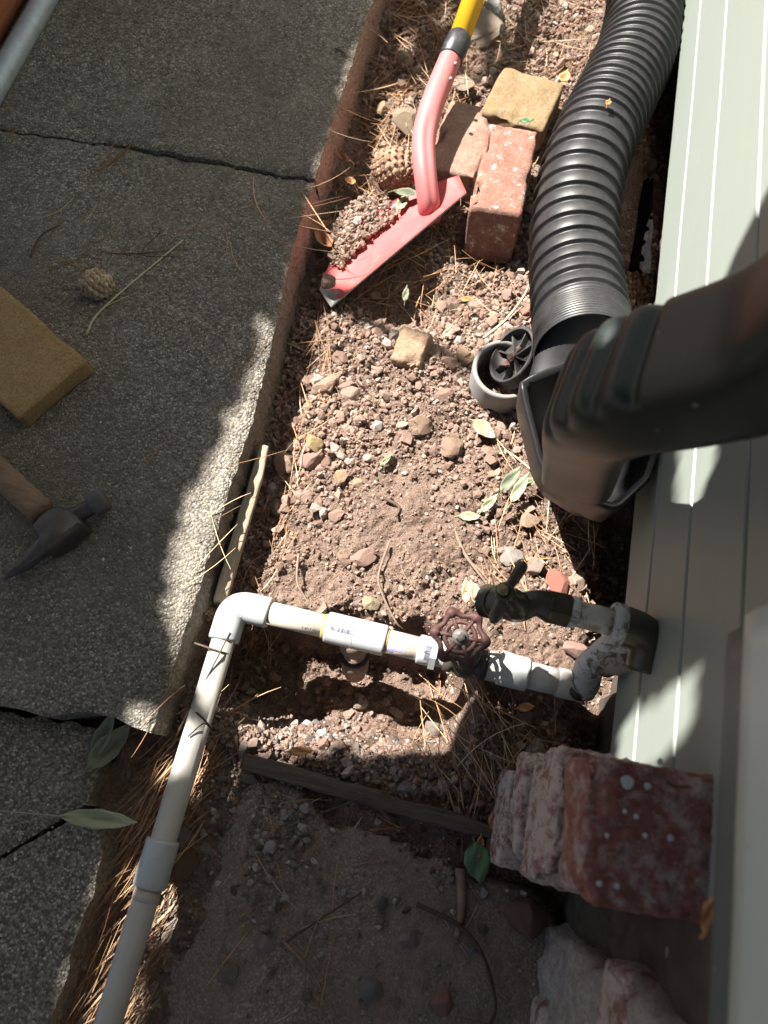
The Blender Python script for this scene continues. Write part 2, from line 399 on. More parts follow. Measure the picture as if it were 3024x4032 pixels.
M_BARE = plain('bare_worn_steel', (0.30, 0.30, 0.29), 0.45, 0.5, 0.5, var=0.25, bump=0.1)
M_YEL = plain('yellow_handle', (0.58, 0.33, 0.01), 0.42, 0.4, var=0.07, scale=60, bump=0.05)
M_COLLAR = plain('scuffed_black_collar', (0.02, 0.02, 0.024), 0.4, 0.5, var=0.2, dirt=0.4, dirtc=(0.25, 0.2, 0.15))
def wood(name, a, b, ax='y', rough=0.85):
    m = Mat(name, rough, 0.2); s = {'x': (0.06, 1, 1), 'y': (1, 0.06, 1), 'z': (1, 1, 0.06)}[ax]
    st = m.stretch(*s); f = m.noise(240, 6, 0.75, co=st, dist=0.3)
    m.color(m.mix(m.ramp(f, [(0.3, 0), (0.7, 1)]), a, b)); m.bump(f, 0.7, 0.002); return m.m
M_STAKE = wood('weathered_grey_wood', (0.19, 0.155, 0.11), (0.42, 0.36, 0.28)); M_EDGE = wood('dark_rotten_wood', (0.045, 0.035, 0.028), (0.15, 0.12, 0.095), 'x')
M_HANDLE = wood('hammer_handle_wood', (0.13, 0.085, 0.05), (0.27, 0.19, 0.12), 'x', 0.7)
M_HEAD = plain('dark_hammer_steel', (0.085, 0.078, 0.072), 0.5, 0.5, 0.55, var=0.3, scale=60, bump=0.25, dirt=0.5, dirtc=(0.16, 0.09, 0.05))
M_GALV = plain('galvanised_conduit', (0.36, 0.41, 0.45), 0.5, 0.5, 0.35, var=0.2, scale=50, bump=0.1, dirt=0.2)
M_REDWOOD = wood('redwood_board', (0.22, 0.075, 0.035), (0.33, 0.13, 0.06), 'y', 0.7)
M_CONE = clod_mat('cone_scales', Mat.island, [(0, (0.20, 0.12, 0.075)), (0.5, (0.34, 0.22, 0.145)), (1, (0.47, 0.33, 0.23))], 300)
M_CONE2 = clod_mat('pale_cone_scales', Mat.island, [(0, (0.38, 0.28, 0.17)), (0.5, (0.55, 0.44, 0.29)), (1, (0.66, 0.57, 0.42))], 300)
def leaf_mat(name, a, b, vein=(0.4, 0.4, 0.25)):
    m = Mat(name, 0.5, 0.35); m.color(m.mix(m.noise(50, 5, 0.7), a, b))
    m.set('Transmission Weight', 0.0); m.bump(m.noise(160, 4), 0.2, 0.001); return m.m
M_LGREEN = leaf_mat('fresh_leaf', (0.07, 0.15, 0.075), (0.12, 0.21, 0.11)); M_LPALE = leaf_mat('pale_green_leaf', (0.22, 0.25, 0.14), (0.36, 0.36, 0.24))
M_LDULL = leaf_mat('dull_green_leaf', (0.10, 0.115, 0.075), (0.19, 0.20, 0.135)); M_LORANGE = leaf_mat('orange_dry_leaf', (0.38, 0.17, 0.06), (0.50, 0.29, 0.13))
M_LBROWN = leaf_mat('brown_dry_leaf', (0.25, 0.10, 0.05), (0.36, 0.17, 0.09)); M_LYEL = leaf_mat('yellow_dry_leaf', (0.30, 0.24, 0.13), (0.40, 0.33, 0.21))
M_TWIG = plain('twig_bark', (0.22, 0.165, 0.125), 0.85, 0.2, var=0.35, scale=120, bump=0.5)
M_TWIGD = plain('dark_root', (0.10, 0.07, 0.05), 0.85, 0.2, var=0.35, scale=120, bump=0.5)
M_STRAW = plain('pale_straw', (0.50, 0.44, 0.29), 0.7, 0.3, var=0.2)
M_FABRIC = plain('black_ground_fabric', (0.008, 0.008, 0.008), 0.95, 0.05, var=0.3, bump=0.6, bs=500, dirt=0.1, dirtc=(0.08, 0.07, 0.06))
M_FOUND = plain('dark_foundation', (0.10, 0.085, 0.07), 0.95, 0.1, var=0.3, bump=0.5)
M_CREAMP = plain('paint_drip', (0.55, 0.60, 0.60), 0.5, 0.3)
M_SHADECASTER = leaf_mat('shade_caster_leaves', (0.05, 0.085, 0.03), (0.09, 0.13, 0.05)); M_SHADEBARK = plain('shade_caster_bark', (0.16, 0.12, 0.09), 0.9, 0.15, var=0.4, bump=0.8, bs=60)

# ------------------------------------------------------------------ ground
def seg_dist(x, y, a, b):
    a = np.asarray(a[:2]); b = np.asarray(b[:2]); d = b-a; L2 = d.dot(d)
    t = np.clip(((x-a[0])*d[0]+(y-a[1])*d[1])/L2, 0, 1)
    return np.hypot(x-a[0]-t*d[0], y-a[1]-t*d[1])
PIT_A, PIT_B = P(1030, 2630, -.06), P(1650, 2740, -.06)
def worley(x, y, f, seed):
    X_, Y_ = np.asarray(x, float)*f, np.asarray(y, float)*f; xi = np.floor(X_).astype(int); yi = np.floor(Y_).astype(int); best = np.full(np.shape(X_), 9.0)
    for i in (-1, 0, 1):
        for j in (-1, 0, 1):
            a = _perm[(_perm[(xi+i+seed*57) & 4095]+yi+j) & 4095]; jx = (a & 63)/63.0; jy = (a >> 6)/63.0
            best = np.minimum(best, (xi+i+jx-X_)**2+(yi+j+jy-Y_)**2)
    return np.sqrt(best)
def roughness_of(x, y):
    sp = np.exp(-((x+0.045)/0.075)**2-((y-0.36)/0.16)**2)
    return np.clip((0.75+0.5*fbm(x, y, 8, 2, 61))*(1-0.7*sp), 0.15, 1.2)
def hgt(x, y):
    x = np.asarray(x, float); y = np.asarray(y, float)
    h = 0.010*fbm(x, y, 9, 3, 3)+0.0045*fbm(x, y, 38, 3, 8)+0.0022*fbm(x, y, 140, 3, 12)
    ro = roughness_of(x, y); h = h+ro*(0.0075*(0.55-worley(x, y, 62, 1))+0.0056*(0.5-worley(x, y, 125, 2))+0.0030*(0.5-worley(x, y, 230, 3)))
    h = h-0.022*smooth(-0.21, -0.26, x)*smooth(0.0, 0.15, y)             # low strip along the slab
    h = h+0.016*np.exp(-((x+0.02)/0.16)**2-((y-0.42)/0.26)**2)            # mound of dug soil
    d = seg_dist(x, y, PIT_A, PIT_B)+0.012*fbm(x, y, 22, 2, 31)
    h = h-0.128*smooth(0.086, 0.040, d)                                   # pit under the pipe run
    c = P(1830, 2800, 0); h = h+0.05*np.exp(-(((x-c[0])/0.03)**2+((y-c[1])/0.03)**2))
    c = P(1560, 1160, 0); h = h-0.045*np.exp(-(((x-c[0])/0.11)**2+((y-c[1])/0.06)**2))   # hollow below the shovel
    c = P(1320, 1300, 0); h = h+0.012*np.exp(-(((x-c[0])/0.06)**2+((y-c[1])/0.05)**2))
    h = h-0.045*smooth(0.19, 0.235, x)*smooth(0.02, 0.12, y)             # gap under the siding
    h = h-0.012*smooth(0.06, -0.02, y)*smooth(0.35, 0.2, np.abs(x))      # lower, flat ground at the pad
    c = P(1480, 950, 0); h = h-0.006*np.exp(-(((x-c[0])/0.055)**2+((y-c[1])/0.055)**2))  # soil heaped on the blade
    c = P(1910, 1060, -.03); h = h-0.05*np.exp(-(((x-c[0])/0.05)**2+((y-c[1])/0.035)**2))
    h = h+0.02*smooth(1.0, 1.35, y)
    return h
xs = np.arange(-0.33, 0.29, 0.0021); ys = np.arange(-0.46, 1.66, 0.0023)
gx, gy = np.meshgrid(xs, ys); gz = hgt(gx, gy)
V = np.stack([gx.ravel(), gy.ravel(), gz.ravel()], 1); nx = len(xs); ny = len(ys)
i0 = (np.arange(ny-1)[:, None]*nx+np.arange(nx-1)[None]).ravel()
Fq = np.stack([i0, i0+1, i0+nx+1, i0+nx], 1)
ground = link('ground', np_mesh('ground', V, Fq, M_DIRT, True)); tag(ground, 'brown dug soil bed between the walkway and the house', None, None, 'structure')
gv, gf = box(-60, 60, -60, 60, -0.6, -0.2); far = obj('earth', gv, gf, M_DIRT); tag(far, kind='structure')

# ------------------------------------------------------------------ walkway
SLAB_Z = 0.075
def edge_x(y):
    y = np.asarray(y, float)
    return -0.272-0.024*smooth(0.35, 0.75, y)+0.0007*fbm(y, y*0+3.3, 30, 2, 5)+0.0014*fbm(y, y*0+7.3, 140, 3, 9)
walk = bpy.data.objects.new('walkway', None); COL.objects.link(walk); tag(walk, kind='structure')
def slab(y0, y1, ztop, xedge, wob0=None, wob1=None, res=0.0045, seed=0, thick=0.09, x_left=-0.98, shear0=None, shear1=None):
    ncol = int((abs(x_left)-0.28)/res)
    yy = np.arange(y0, y1+1e-6, res); V = []; F = []
    tcol = np.linspace(0, 1, ncol)**0.8
    xe = xedge(yy); n = ncol; m = len(yy)
    XX = x_left+(xe[:, None]-x_left)*tcol[None]; YY = np.repeat(yy[:, None], n, 1)
    if shear0 is not None: YY += shear0(XX)*(1-(YY-y0)/(y1-y0))
    if shear1 is not None: YY += shear1(XX)*((YY-y0)/(y1-y0))
    if wob0 is not None: YY[0] += wob0(XX[0])
    if wob1 is not None: YY[-1] += wob1(XX[-1])
    V = np.stack([XX.ravel(), YY.ravel(), np.zeros(n*m)], 1)
    de = np.minimum((xe[:, None]-XX).ravel(), np.minimum(np.abs(V[:, 1]-np.tile(YY[0], m)), np.abs(np.tile(YY[-1], m)-V[:, 1])))
    V[:, 2] = ztop+0.0012*fbm(V[:, 0], V[:, 1], 120, 3, seed+40)+0.003*fbm(V[:, 0], V[:, 1], 6, 2, seed+4)-0.0035*smooth(0.008, 0.0, de)
    F = [(j*n+i, j*n+i+1, (j+1)*n+i+1, (j+1)*n+i) for j in range(m-1) for i in range(n-1)]
    top = (V, F)
    # side skirts (right side, two ends)
    S = []; SF = []; rows = 9
    rim = [(j*n+n-1) for j in range(m)]
    for r in range(rows+1):
        t = r/rows
        for k in rim:
            p = V[k].copy(); p[2] -= t*thick
            p[0] += 0.003*math.sin(math.pi*min(1, t*1.2))+0.0022*float(fbm(p[1], p[2], 90, 3, seed+70)) if r else 0
            S.append(p)
    for r in range(rows):
        for k in range(m-1): SF.append((r*m+k, (r+1)*m+k, (r+1)*m+k+1, r*m+k+1))
    E = []; EF = []
    for base in (0, (m-1)*n):
        o = len(E)
        for r in range(4):
            for i in range(n):
                p = V[base+i].copy(); p[2] -= thick*r/3; E.append(p)
        for r in range(3):
            for i in range(n-1):
                q = (o+r*n+i, o+r*n+i+1, o+(r+1)*n+i+1, o+(r+1)*n+i); EF.append(q if base else q[::-1])
    o = obj('slab', *top, M_CONC, walk)
    side = obj('slab_edge', S, SF, M_SIDE, o); obj('slab_end', E, EF, M_CONC, o)
    return o, V
JY = 0.817
wobj = lambda x: 0.006*fbm(x, x*0+2.2, 6, 3, 77)+0.0025*fbm(x, x*0+1.2, 60, 2, 78)
slabA, VA = slab(JY+0.0012, 2.2, SLAB_Z+0.004, edge_x, wob0=wobj, seed=1)
slabB, VB = slab(0.0, JY-0.0012, SLAB_Z, edge_x, wob0=lambda x: 0.010*fbm(x, x*0+5.2, 12, 3, 71)-0.004, wob1=wobj, seed=2)
slabC, VC = slab(-0.094, -0.012, 0.034, lambda y: -0.335+0.012*fbm(y, y*0+1.0, 30, 3, 90), seed=3, res=0.005, x_left=-0.9, shear0=lambda x: -0.95*np.clip(-0.335-x, 0, 0.2), wob1=lambda x: 0.004*fbm(x, x*0+1, 50, 2, 4))
slabD, VD = slab(-0.75, -0.100, 0.040, lambda y: -0.293-0.03*smooth(-0.13, -0.098, y)+0.004*fbm(y, y*0+1.0, 40, 3, 95), seed=4, x_left=-0.9,
                 shear1=lambda x: -0.95*np.clip(-0.335-x, 0, 0.2), wob1=lambda x: 0.003*fbm(x, x*0+1, 40, 3, 4))
bed = obj('sub_base', *box(-4, -0.40, -4, 4, -0.19, -0.03), M_DIRT); tag(bed, kind='structure')
far_slab = obj('slab', *box(-3.0, -0.985, -0.72, 2.2, -0.03, SLAB_Z-0.002), M_CONC, walk, smooth_=False)

# concrete pad in the foreground
px_, py_ = np.meshgrid(np.arange(-0.22, 0.215, 0.005), np.arange(-0.45, 0.02, 0.005))
line = lambda x: -0.035-0.17*(x+0.10)+0.012*fbm(x, x*0, 18, 3, 50)
keep_z = hgt(px_, py_)
pz = np.where(py_ < line(px_), 0.001+0.0035*fbm(px_, py_, 14, 3, 51)+0.0012*fbm(px_, py_, 90, 3, 52), keep_z-0.02)
pz = pz-0.022*smooth(-0.15, -0.20, px_)
V = np.stack([px_.ravel(), py_.ravel(), pz.ravel()], 1); nx2 = px_.shape[1]; ny2 = px_.shape[0]
i0 = (np.arange(ny2-1)[:, None]*nx2+np.arange(nx2-1)[None]).ravel()
pad = link('concrete_pad', np_mesh('concrete_pad', V, np.stack([i0, i0+1, i0+nx2+1, i0+nx2], 1), M_PAD, True)); tag(pad, kind='structure')

# ------------------------------------------------------------------ loose soil, gravel, aggregate
def ico(sub, jit, seed, cuts=4, flat=0.75):
    bm = bmesh.new(); bmesh.ops.create_icosphere(bm, subdivisions=sub, radius=1.0)
    r = random.Random(seed); off = Vector((r.random()*50, r.random()*50, r.random()*50))
    for v in bm.verts:
        p = v.co.copy(); v.co = p*(1+jit*mn.noise(p*1.6+off)+jit*0.5*mn.noise(p*4+off))
    for _ in range(cuts):
        n = Vector((r.uniform(-1, 1), r.uniform(-1, 1), r.uniform(-1, 1))).normalized(); d = r.uniform(0.55, 0.8)
        for v in bm.verts:
            e = v.co.dot(n)-d
            if e > 0: v.co -= n*e*0.85
    for v in bm.verts: v.co.z *= flat
    bm.verts.index_update(); V = np.array([v.co[:] for v in bm.verts]); F = np.array([[v.index for v in f.verts] for f in bm.faces])
    bm.free(); return V, F
def rand_rot(n):
    q = rng.normal(size=(n, 4)); q /= np.linalg.norm(q, axis=1)[:, None]; a, b, c, d = q.T
    return np.stack([np.stack([1-2*(c*c+d*d), 2*(b*c-a*d), 2*(b*d+a*c)], 1), np.stack([2*(b*c+a*d), 1-2*(b*b+d*d), 2*(c*d-a*b)], 1), np.stack([2*(b*d-a*c), 2*(c*d+a*b), 1-2*(b*b+c*c)], 1)], 1)
def cloud(bases, pos, size, rot=None):
    n = len(pos); rot = rand_rot(n) if rot is None else rot; Vs = []; Fs = []; o = 0
    pick = rng.integers(0, len(bases), n)
    for b, (bv, bf) in enumerate(bases):
        k = np.where(pick == b)[0]
        if not len(k): continue
        st = rng.uniform(0.7, 1.25, (len(k), 1, 3))
        v = np.einsum('nij,nvj->nvi', rot[k], bv[None]*st)*size[k][:, None, None]+pos[k][:, None, :]
        Vs.append(v.reshape(-1, 3)); Fs.append((bf[None]+(np.arange(len(k))*len(bv))[:, None, None]).reshape(-1, 3)+o); o += len(k)*len(bv)
    return np.vstack(Vs), np.vstack(Fs)
SM = [ico(1, 0.75, s, 4) for s in range(12)]             # 80 faces
def tiny(seed):
    bm = bmesh.new(); bmesh.ops.create_icosphere(bm, subdivisions=1, radius=1); bm.free()
    r = random.Random(seed); phi = (1+5**.5)/2
    v = np.array([(-1, phi, 0), (1, phi, 0), (-1, -phi, 0), (1, -phi, 0), (0, -1, phi), (0, 1, phi), (0, -1, -phi), (0, 1, -phi), (phi, 0, -1), (phi, 0, 1), (-phi, 0, -1), (-phi, 0, 1)])/1.9
    v = v*np.array([[r.uniform(0.5, 1.35)] for _ in range(12)])
    f = np.array([(0, 11, 5), (0, 5, 1), (0, 1, 7), (0, 7, 10), (0, 10, 11), (1, 5, 9), (5, 11, 4), (11, 10, 2), (10, 7, 6), (7, 1, 8), (3, 9, 4), (3, 4, 2), (3, 2, 6), (3, 6, 8), (3, 8, 9), (4, 9, 5), (2, 4, 11), (6, 2, 10), (8, 6, 7), (9, 8, 1)])
    return v, f
TY = [tiny(s) for s in range(12)]
def soil_density(x, y):
    """share of the soil covered with crumbs"""
    d = 0.55+0.5*fbm(x, y, 7, 3, 60)
    smoothpatch = np.exp(-((x+0.045)/0.075)**2-((y-0.36)/0.16)**2)
    d = d*(1-0.75*smoothpatch)
    d = d*(1-0.75*smooth(-0.02, -0.09, y)*smooth(-0.2, -0.13, x))
    return np.clip(d, 0.05, 1)
def scatter(n, x0, x1, y0, y1, dens=None):
    x = rng.uniform(x0, x1, n); y = rng.uniform(y0, y1, n)
    if dens is not None:
        k = rng.random(n) < dens(x, y); x, y = x[k], y[k]
    return x, y
x, y = scatter(30000, -0.285, 0.27, -0.06, 1.62, lambda a, b: np.clip(soil_density(a, b)+0.2, 0, 1))
s = np.clip(0.00135*np.exp(rng.normal(0, 0.3, len(x))), 0.0009, 0.0021)
Vv, Ff = cloud(TY, np.stack([x, y, hgt(x, y)+s*0.35], 1), s); o = link('soil_crumbs', np_mesh('soil_crumbs', Vv, Ff, M_CLOD)); tag(o, 'fine crumbs of loose brown soil over the whole dug bed', 'soil', None, 'stuff')
x, y = scatter(76000, -0.28, 0.26, 0.0, 1.62, lambda a, b: soil_density(a, b)**1.3)
s = np.clip(0.0022*np.exp(rng.normal(0, 0.35, len(x))), 0.0013, 0.0042)
Vv, Ff = cloud(TY, np.stack([x, y, hgt(x, y)+s*0.5], 1), s); o = link('soil_bits', np_mesh('soil_bits', Vv, Ff, M_CLOD)); tag(o, 'lentil sized bits of crumbly soil over the dug bed', 'soil', None, 'stuff')
x, y = scatter(19000, -0.28, 0.26, 0.0, 1.6, lambda a, b: soil_density(a, b)**1.7)
s = np.clip(0.0042*np.exp(rng.normal(0, 0.42, len(x))), 0.0028, 0.0115)
Vv, Ff = cloud(SM, np.stack([x, y, hgt(x, y)+s*0.45], 1), s); o = link('soil_lumps', np_mesh('soil_lumps', Vv, Ff, M_CLOD)); tag(o, 'pea sized lumps of loose soil strewn over the dug bed', 'soil', None, 'stuff')
# gravel by the pipe and over the pad
def grav_d(x, y): return np.clip(0.9*np.exp(-((x+0.13)/0.05)**2-((y+0.07)/0.07)**2)+0.75*np.exp(-((y-0.02-0.15*(-x))/0.035)**2)+0.06+0.1*smooth(-0.16, -0.2, x), 0, 1)
x, y = scatter(9000, -0.29, 0.2, -0.44, 0.07, grav_d)
s = np.clip(0.0028*np.exp(rng.normal(0, 0.4, len(x))), 0.0012, 0.006)
zz = np.where((y < line(x)) & (x > -0.15), 0.002, hgt(x, y))
Vv, Ff = cloud(SM[:5], np.stack([x, y, zz+s*0.35], 1), s); o = link('grey_gravel', np_mesh('grey_gravel', Vv, Ff, M_PEBS)); tag(o, 'small grey gravel in the shade beside the white pipe', 'gravel', None, 'stuff')
x, y = scatter(9000, -0.29, 0.2, -0.44, 0.07, lambda a, b: np.clip(grav_d(a, b)+0.1, 0, 1))
s = rng.uniform(0.0007, 0.0016, len(x)); zz = np.where((y < line(x)) & (x > -0.15), 0.001, hgt(x, y))
Vv, Ff = cloud(TY, np.stack([x, y, zz+s*0.35], 1), s); o = link('gravel_grit', np_mesh('gravel_grit', Vv, Ff, M_PEBS)); tag(o, 'fine grit scattered over the foreground concrete pad', 'grit', None, 'stuff')
# exposed aggregate of the slabs
for so, (x0, x1, y0, y1), zt, n in ((slabA, (-0.9, -0.30, 0.83, 1.5), SLAB_Z+0.0035, 4200), (slabB, (-0.75, -0.278, 0.005, 0.81), SLAB_Z-0.0005, 6500), (slabD, (-0.55, -0.30, -0.42, -0.105), 0.0395, 1500), (slabC, (-0.55, -0.34, -0.09, -0.02), 0.0335, 300)):
    x, y = scatter(n, x0, x1, y0, y1); s = np.clip(0.0011*np.exp(rng.normal(0, 0.3, len(x))), 0.0006, 0.003)
    k = x < edge_x(y)-0.004; x, y, s = x[k], y[k], s[k]
    v, f = cloud(TY, np.stack([x, y, zt+0.003*fbm(x, y, 6, 2, {id(slabA): 5, id(slabB): 6, id(slabD): 8, id(slabC): 7}[id(so)])-s*0.25], 1), s)
    a = link('aggregate', np_mesh('aggregate', v, f, M_AGG), so); a['kind'] = 'stuff'

# single stones: shared meshes, one object each
HERO = []
for k in range(9):
    v, f = ico(3, 0.42, 100+k, 10, 0.85); rr0 = random.Random(k); v = v*(1+0.035*np.array([[mn.noise(Vector(p)*7)+0.7*mn.noise(Vector(p)*15)] for p in v])); HERO.append(v)
    HERO[k] = (v, f)
def stone_mesh(k, mat, nm): 
    me = np_mesh(nm, HERO[k][0], HERO[k][1], mat, False); return me
MS = [stone_mesh(k, M_STONE, 'stone') for k in range(9)]; MP = [stone_mesh(k, M_PEB, 'pebble') for k in range(9)]
def put_stone(name, me, p, s, label, group=None, squash=(1, 1, 1), cat='stone', rot=None):
    o = bpy.data.objects.new(name, me); COL.objects.link(o); o.location = tuple(p)
    o.scale = (s*squash[0], s*squash[1], s*squash[2]); o.rotation_euler = rot if rot else (random.uniform(-.5, .5), random.uniform(-.5, .5), random.uniform(0, 6.28))
    return tag(o, label, cat, group)
def own_stone(name, px, py, s, col, label, k=0, squash=(1, 1, 1), lift=0.4, rot=None, cat='stone', z=None):
    m = clod_mat(name+'_mat', lambda q: q.noise(60, 4), [(0.3, tuple(c*0.8 for c in col)), (0.7, col)], 240)
    p = P(px, py, 0)
    for _ in range(3): p = P(px, py, (float(hgt(p[0], p[1])) if z is None else z)+s*lift)
    me = stone_mesh(k, m, name); return put_stone(name, me, p, s, label, None, squash, cat, rot)

TAN = (0.40, 0.29, 0.19); GRY = (0.34, 0.31, 0.28); BRN = (0.34, 0.24, 0.18); REDD = (0.36, 0.17, 0.13)
own_stone('stone', 1825, 1405, 0.015, TAN, 'tan rock midway between the blocky rock and the grey pipe ring', 3)
own_stone('stone', 1655, 1665, 0.017, BRN, 'rounded brown rock left of the grey pipe ring', 1)
own_stone('stone', 1785, 1760, 0.020, BRN, 'knobbly brown clod below left of the grey pipe ring', 2, (0.9, 1.1, 0.8))
own_stone('stone', 1280, 1520, 0.021, (0.38, 0.27, 0.20), 'flat triangular brown rock near the walkway, by the top of the mound', 4, (1.1, 0.7, 0.5))
own_stone('stone', 1120, 1820, 0.018, (0.33, 0.24, 0.18), 'crumbly brown clod beside the end of the grey wooden stake', 5)
own_stone('stone', 1235, 1745, 0.014, (0.44, 0.33, 0.17), 'yellowish rock left of the smooth soil patch', 6)
own_stone('stone', 1090, 2000, 0.012, (0.26, 0.22, 0.19), 'smooth rounded grey brown pebble touching the wooden stake', 7)
own_stone('stone', 1340, 1880, 0.012, TAN, 'small tan pebble at upper left of the smooth soil patch', 8)
own_stone('stone', 1405, 1905, 0.011, TAN, 'small pale angular pebble at upper edge of the smooth soil patch', 3)
own_stone('stone', 2085, 2045, 0.017, (0.40, 0.29, 0.21), 'wedge shaped tan stone below the pale green leaf clump', 4, (1, .8, .6))
own_stone('stone', 2015, 2190, 0.016, GRY, 'flat grey brown stone just above the tap handle', 5, (1.2, .8, .5))
own_stone('stone', 2100, 2235, 0.014, (0.37, 0.30, 0.25), 'grey stone right of the tap handle', 6)
own_stone('brick_fragment', 2205, 2305, 0.022, (0.38, 0.15, 0.115), 'flat red brick fragment above the tap body', 4, (1.1, .8, .45), cat='brick fragment')
own_stone('stone', 2275, 2290, 0.013, (0.36, 0.27, 0.21), 'round brown stone right of the red brick fragment', 7)
own_stone('stone', 1460, 2375, 0.012, (0.45, 0.37, 0.25), 'pale tan stone just above the white tee', 3)
own_stone('stone', 1415, 2765, 0.012, (0.50, 0.42, 0.33), 'pale angular stone on the sunlit floor of the pit', 4)
own_stone('stone', 1560, 2805, 0.009, (0.48, 0.38, 0.30), 'oblong pale stone at right of the sunlit pit floor', 7, (1.3, .7, .7))
own_stone('stone', 2270, 2560, 0.015, (0.40, 0.26, 0.22), 'pinkish stone below the tap nipple', 5, (.8, 1.2, .8))
own_stone('stone', 1720, 2860, 0.017, (0.30, 0.26, 0.22), 'grey stone set in the shaded soil lump by the valve', 2)
own_stone('stone', 1700, 2905, 0.014, (0.31, 0.27, 0.24), 'rounded grey stone at the foot of the shaded soil lump', 1)
own_stone('stone', 2060, 2840, 0.014, (0.28, 0.22, 0.18), 'brown stone among needles below the grey coupling', 6)
own_stone('stone', 715, 3410, 0.018, (0.17, 0.105, 0.075), 'dark reddish stone beside the white coupling on the long pipe', 5, (1, 1.1, .8))
own_stone('stone', 725, 3292, 0.012, (0.20, 0.17, 0.14), 'oval grey pebble just above the dark reddish stone', 7)
own_stone('stone', 900, 3830, 0.011, (0.27, 0.24, 0.21), 'angular grey stone at lower middle of the concrete pad', 3, z=0.0)
own_stone('stone', 1040, 3720, 0.011, (0.38, 0.33, 0.28), 'pale star shaped stone chip on the concrete pad', 4, (1, 1, .5), z=0.0)
own_stone('stone', 1610, 3692, 0.012, (0.40, 0.30, 0.28), 'pale pink speckled pebble right of centre on the pad', 7, z=0.0)
own_stone('stone', 1745, 3935, 0.014, (0.42, 0.24, 0.20), 'salmon pink rock at the bottom of the pad', 2, z=0.0)
own_stone('stone', 1450, 3900, 0.014, (0.30, 0.28, 0.26), 'grey rock at the bottom right of the pad by needles', 3, z=0.0)
own_stone('stone', 2065, 3600, 0.026, (0.24, 0.14, 0.12), 'dull maroon rock under the overhang of the brick pier', 2, (1, 1, .6), z=0.0)
own_stone('stone', 980, 3055, 0.012, (0.25, 0.22, 0.20), 'dark grey stone at the left end of the rotten board', 8)
own_stone('stone', 2110, 2955, 0.015, (0.42, 0.40, 0.38), 'pale lichen coated stone above the rotten board', 6)
own_stone('stone', 780, 2480, 0.009, (0.42, 0.37, 0.36), 'pale pebble between walkway corner and pipe elbow', 3)
own_stone('stone', 1945, 40, 0.020, (0.40, 0.39, 0.37), 'smooth pale grey cobble right of the yellow handle', 7)
own_stone('stone', 1925, 105, 0.013, (0.36, 0.35, 0.33), 'small grey pebble below the smooth pale cobble', 8)
own_stone('stone', 1590, 240, 0.018, (0.33, 0.25, 0.18), 'shaded tan rock left of the black collar', 3)
own_stone('stone', 1612, 480, 0.026, (0.36, 0.29, 0.21), 'broad flat tan rock left of the pink neck', 4, (1.2, .9, .5))
own_stone('stone', 1510, 430, 0.014, (0.38, 0.29, 0.18), 'yellowish rock near the walkway beside the pink neck', 5)
own_stone('stone', 2085, 1225, 0.014, (0.40, 0.20, 0.15), 'reddish lump left of the corrugated pipe', 6)
own_stone('stone', 1295, 1110, 0.015, (0.38, 0.26, 0.20), 'soil clod perched on the bare corner of the shovel blade', 2, z=0.035)
own_stone('concrete_chunk', 1900, 120, 0.035, (0.30, 0.26, 0.21), 'broken mortar chunk caked with soil behind the buff brick', 0, (1.0, 1.5, .5), cat='rubble')
own_stone('concrete_chunk', 1830, 330, 0.022, (0.33, 0.27, 0.21), 'small mortar chunk beside the pink neck above the dusty brick', 3, (1, 1, .5), cat='rubble')

used = 0
def many(n, name, me, zone, label, group, smin, smax, cat, zf=hgt, lift=0.3, dens=None):
    k = 0; tries = 0
    while k < n and tries < 60*n:
        tries += 1; x = random.uniform(zone[0], zone[1]); y = random.uniform(zone[2], zone[3])
        if dens is not None and random.random() > float(dens(np.array(x), np.array(y))): continue
        s = smin*(smax/smin)**(random.random()**1.7); z = float(zf(x, y))
        put_stone(name, random.choice(me), (x, y, z+s*lift), s, label, group, (random.uniform(.8, 1.2), random.uniform(.8, 1.2), random.uniform(.6, .95)), cat); k += 1
many(85, 'soil_clod', MS, (-0.20, 0.2, 0.20, 0.72), 'rough brown soil clod lying loose on the sunlit mound of the dug bed', 'soil clods on the sunlit mound', 0.007, 0.016, 'clod', dens=lambda a, b: soil_density(a, b)**2)
many(45, 'soil_clod', MS, (-0.28, -0.02, 0.70, 1.5), 'brown soil clod around the shovel between walkway and bricks', 'soil clods around the shovel', 0.006, 0.015, 'clod')
many(30, 'soil_clod', MS, (-0.06, 0.2, 1.1, 1.5), 'brown soil clod in the far bed beyond the buff brick', 'soil clods beyond the bricks', 0.006, 0.014, 'clod')
many(28, 'soil_clod', MS, (-0.2, 0.12, 0.06, 0.2), 'brown soil clod in and around the pit under the pipe run', 'soil clods in the pit', 0.005, 0.010, 'clod')
padz = lambda x, y: 0.002 if (y < float(line(np.array(x))) and x > -0.15) else float(hgt(x, y))
many(50, 'pebble', MP, (-0.24, 0.15, -0.16, 0.06), 'grey pebble in the shaded gravel between white pipe, rotten board and pad', 'pebbles beside the white pipe', 0.004, 0.009, 'pebble', padz, 0.35, grav_d)
many(22, 'pebble', MP, (-0.12, 0.17, -0.36, -0.12), 'small stone lying on the foreground concrete pad', 'stones on the pad', 0.0035, 0.008, 'pebble', padz, 0.35)
# soil held on the shovel blade is added with the shovel

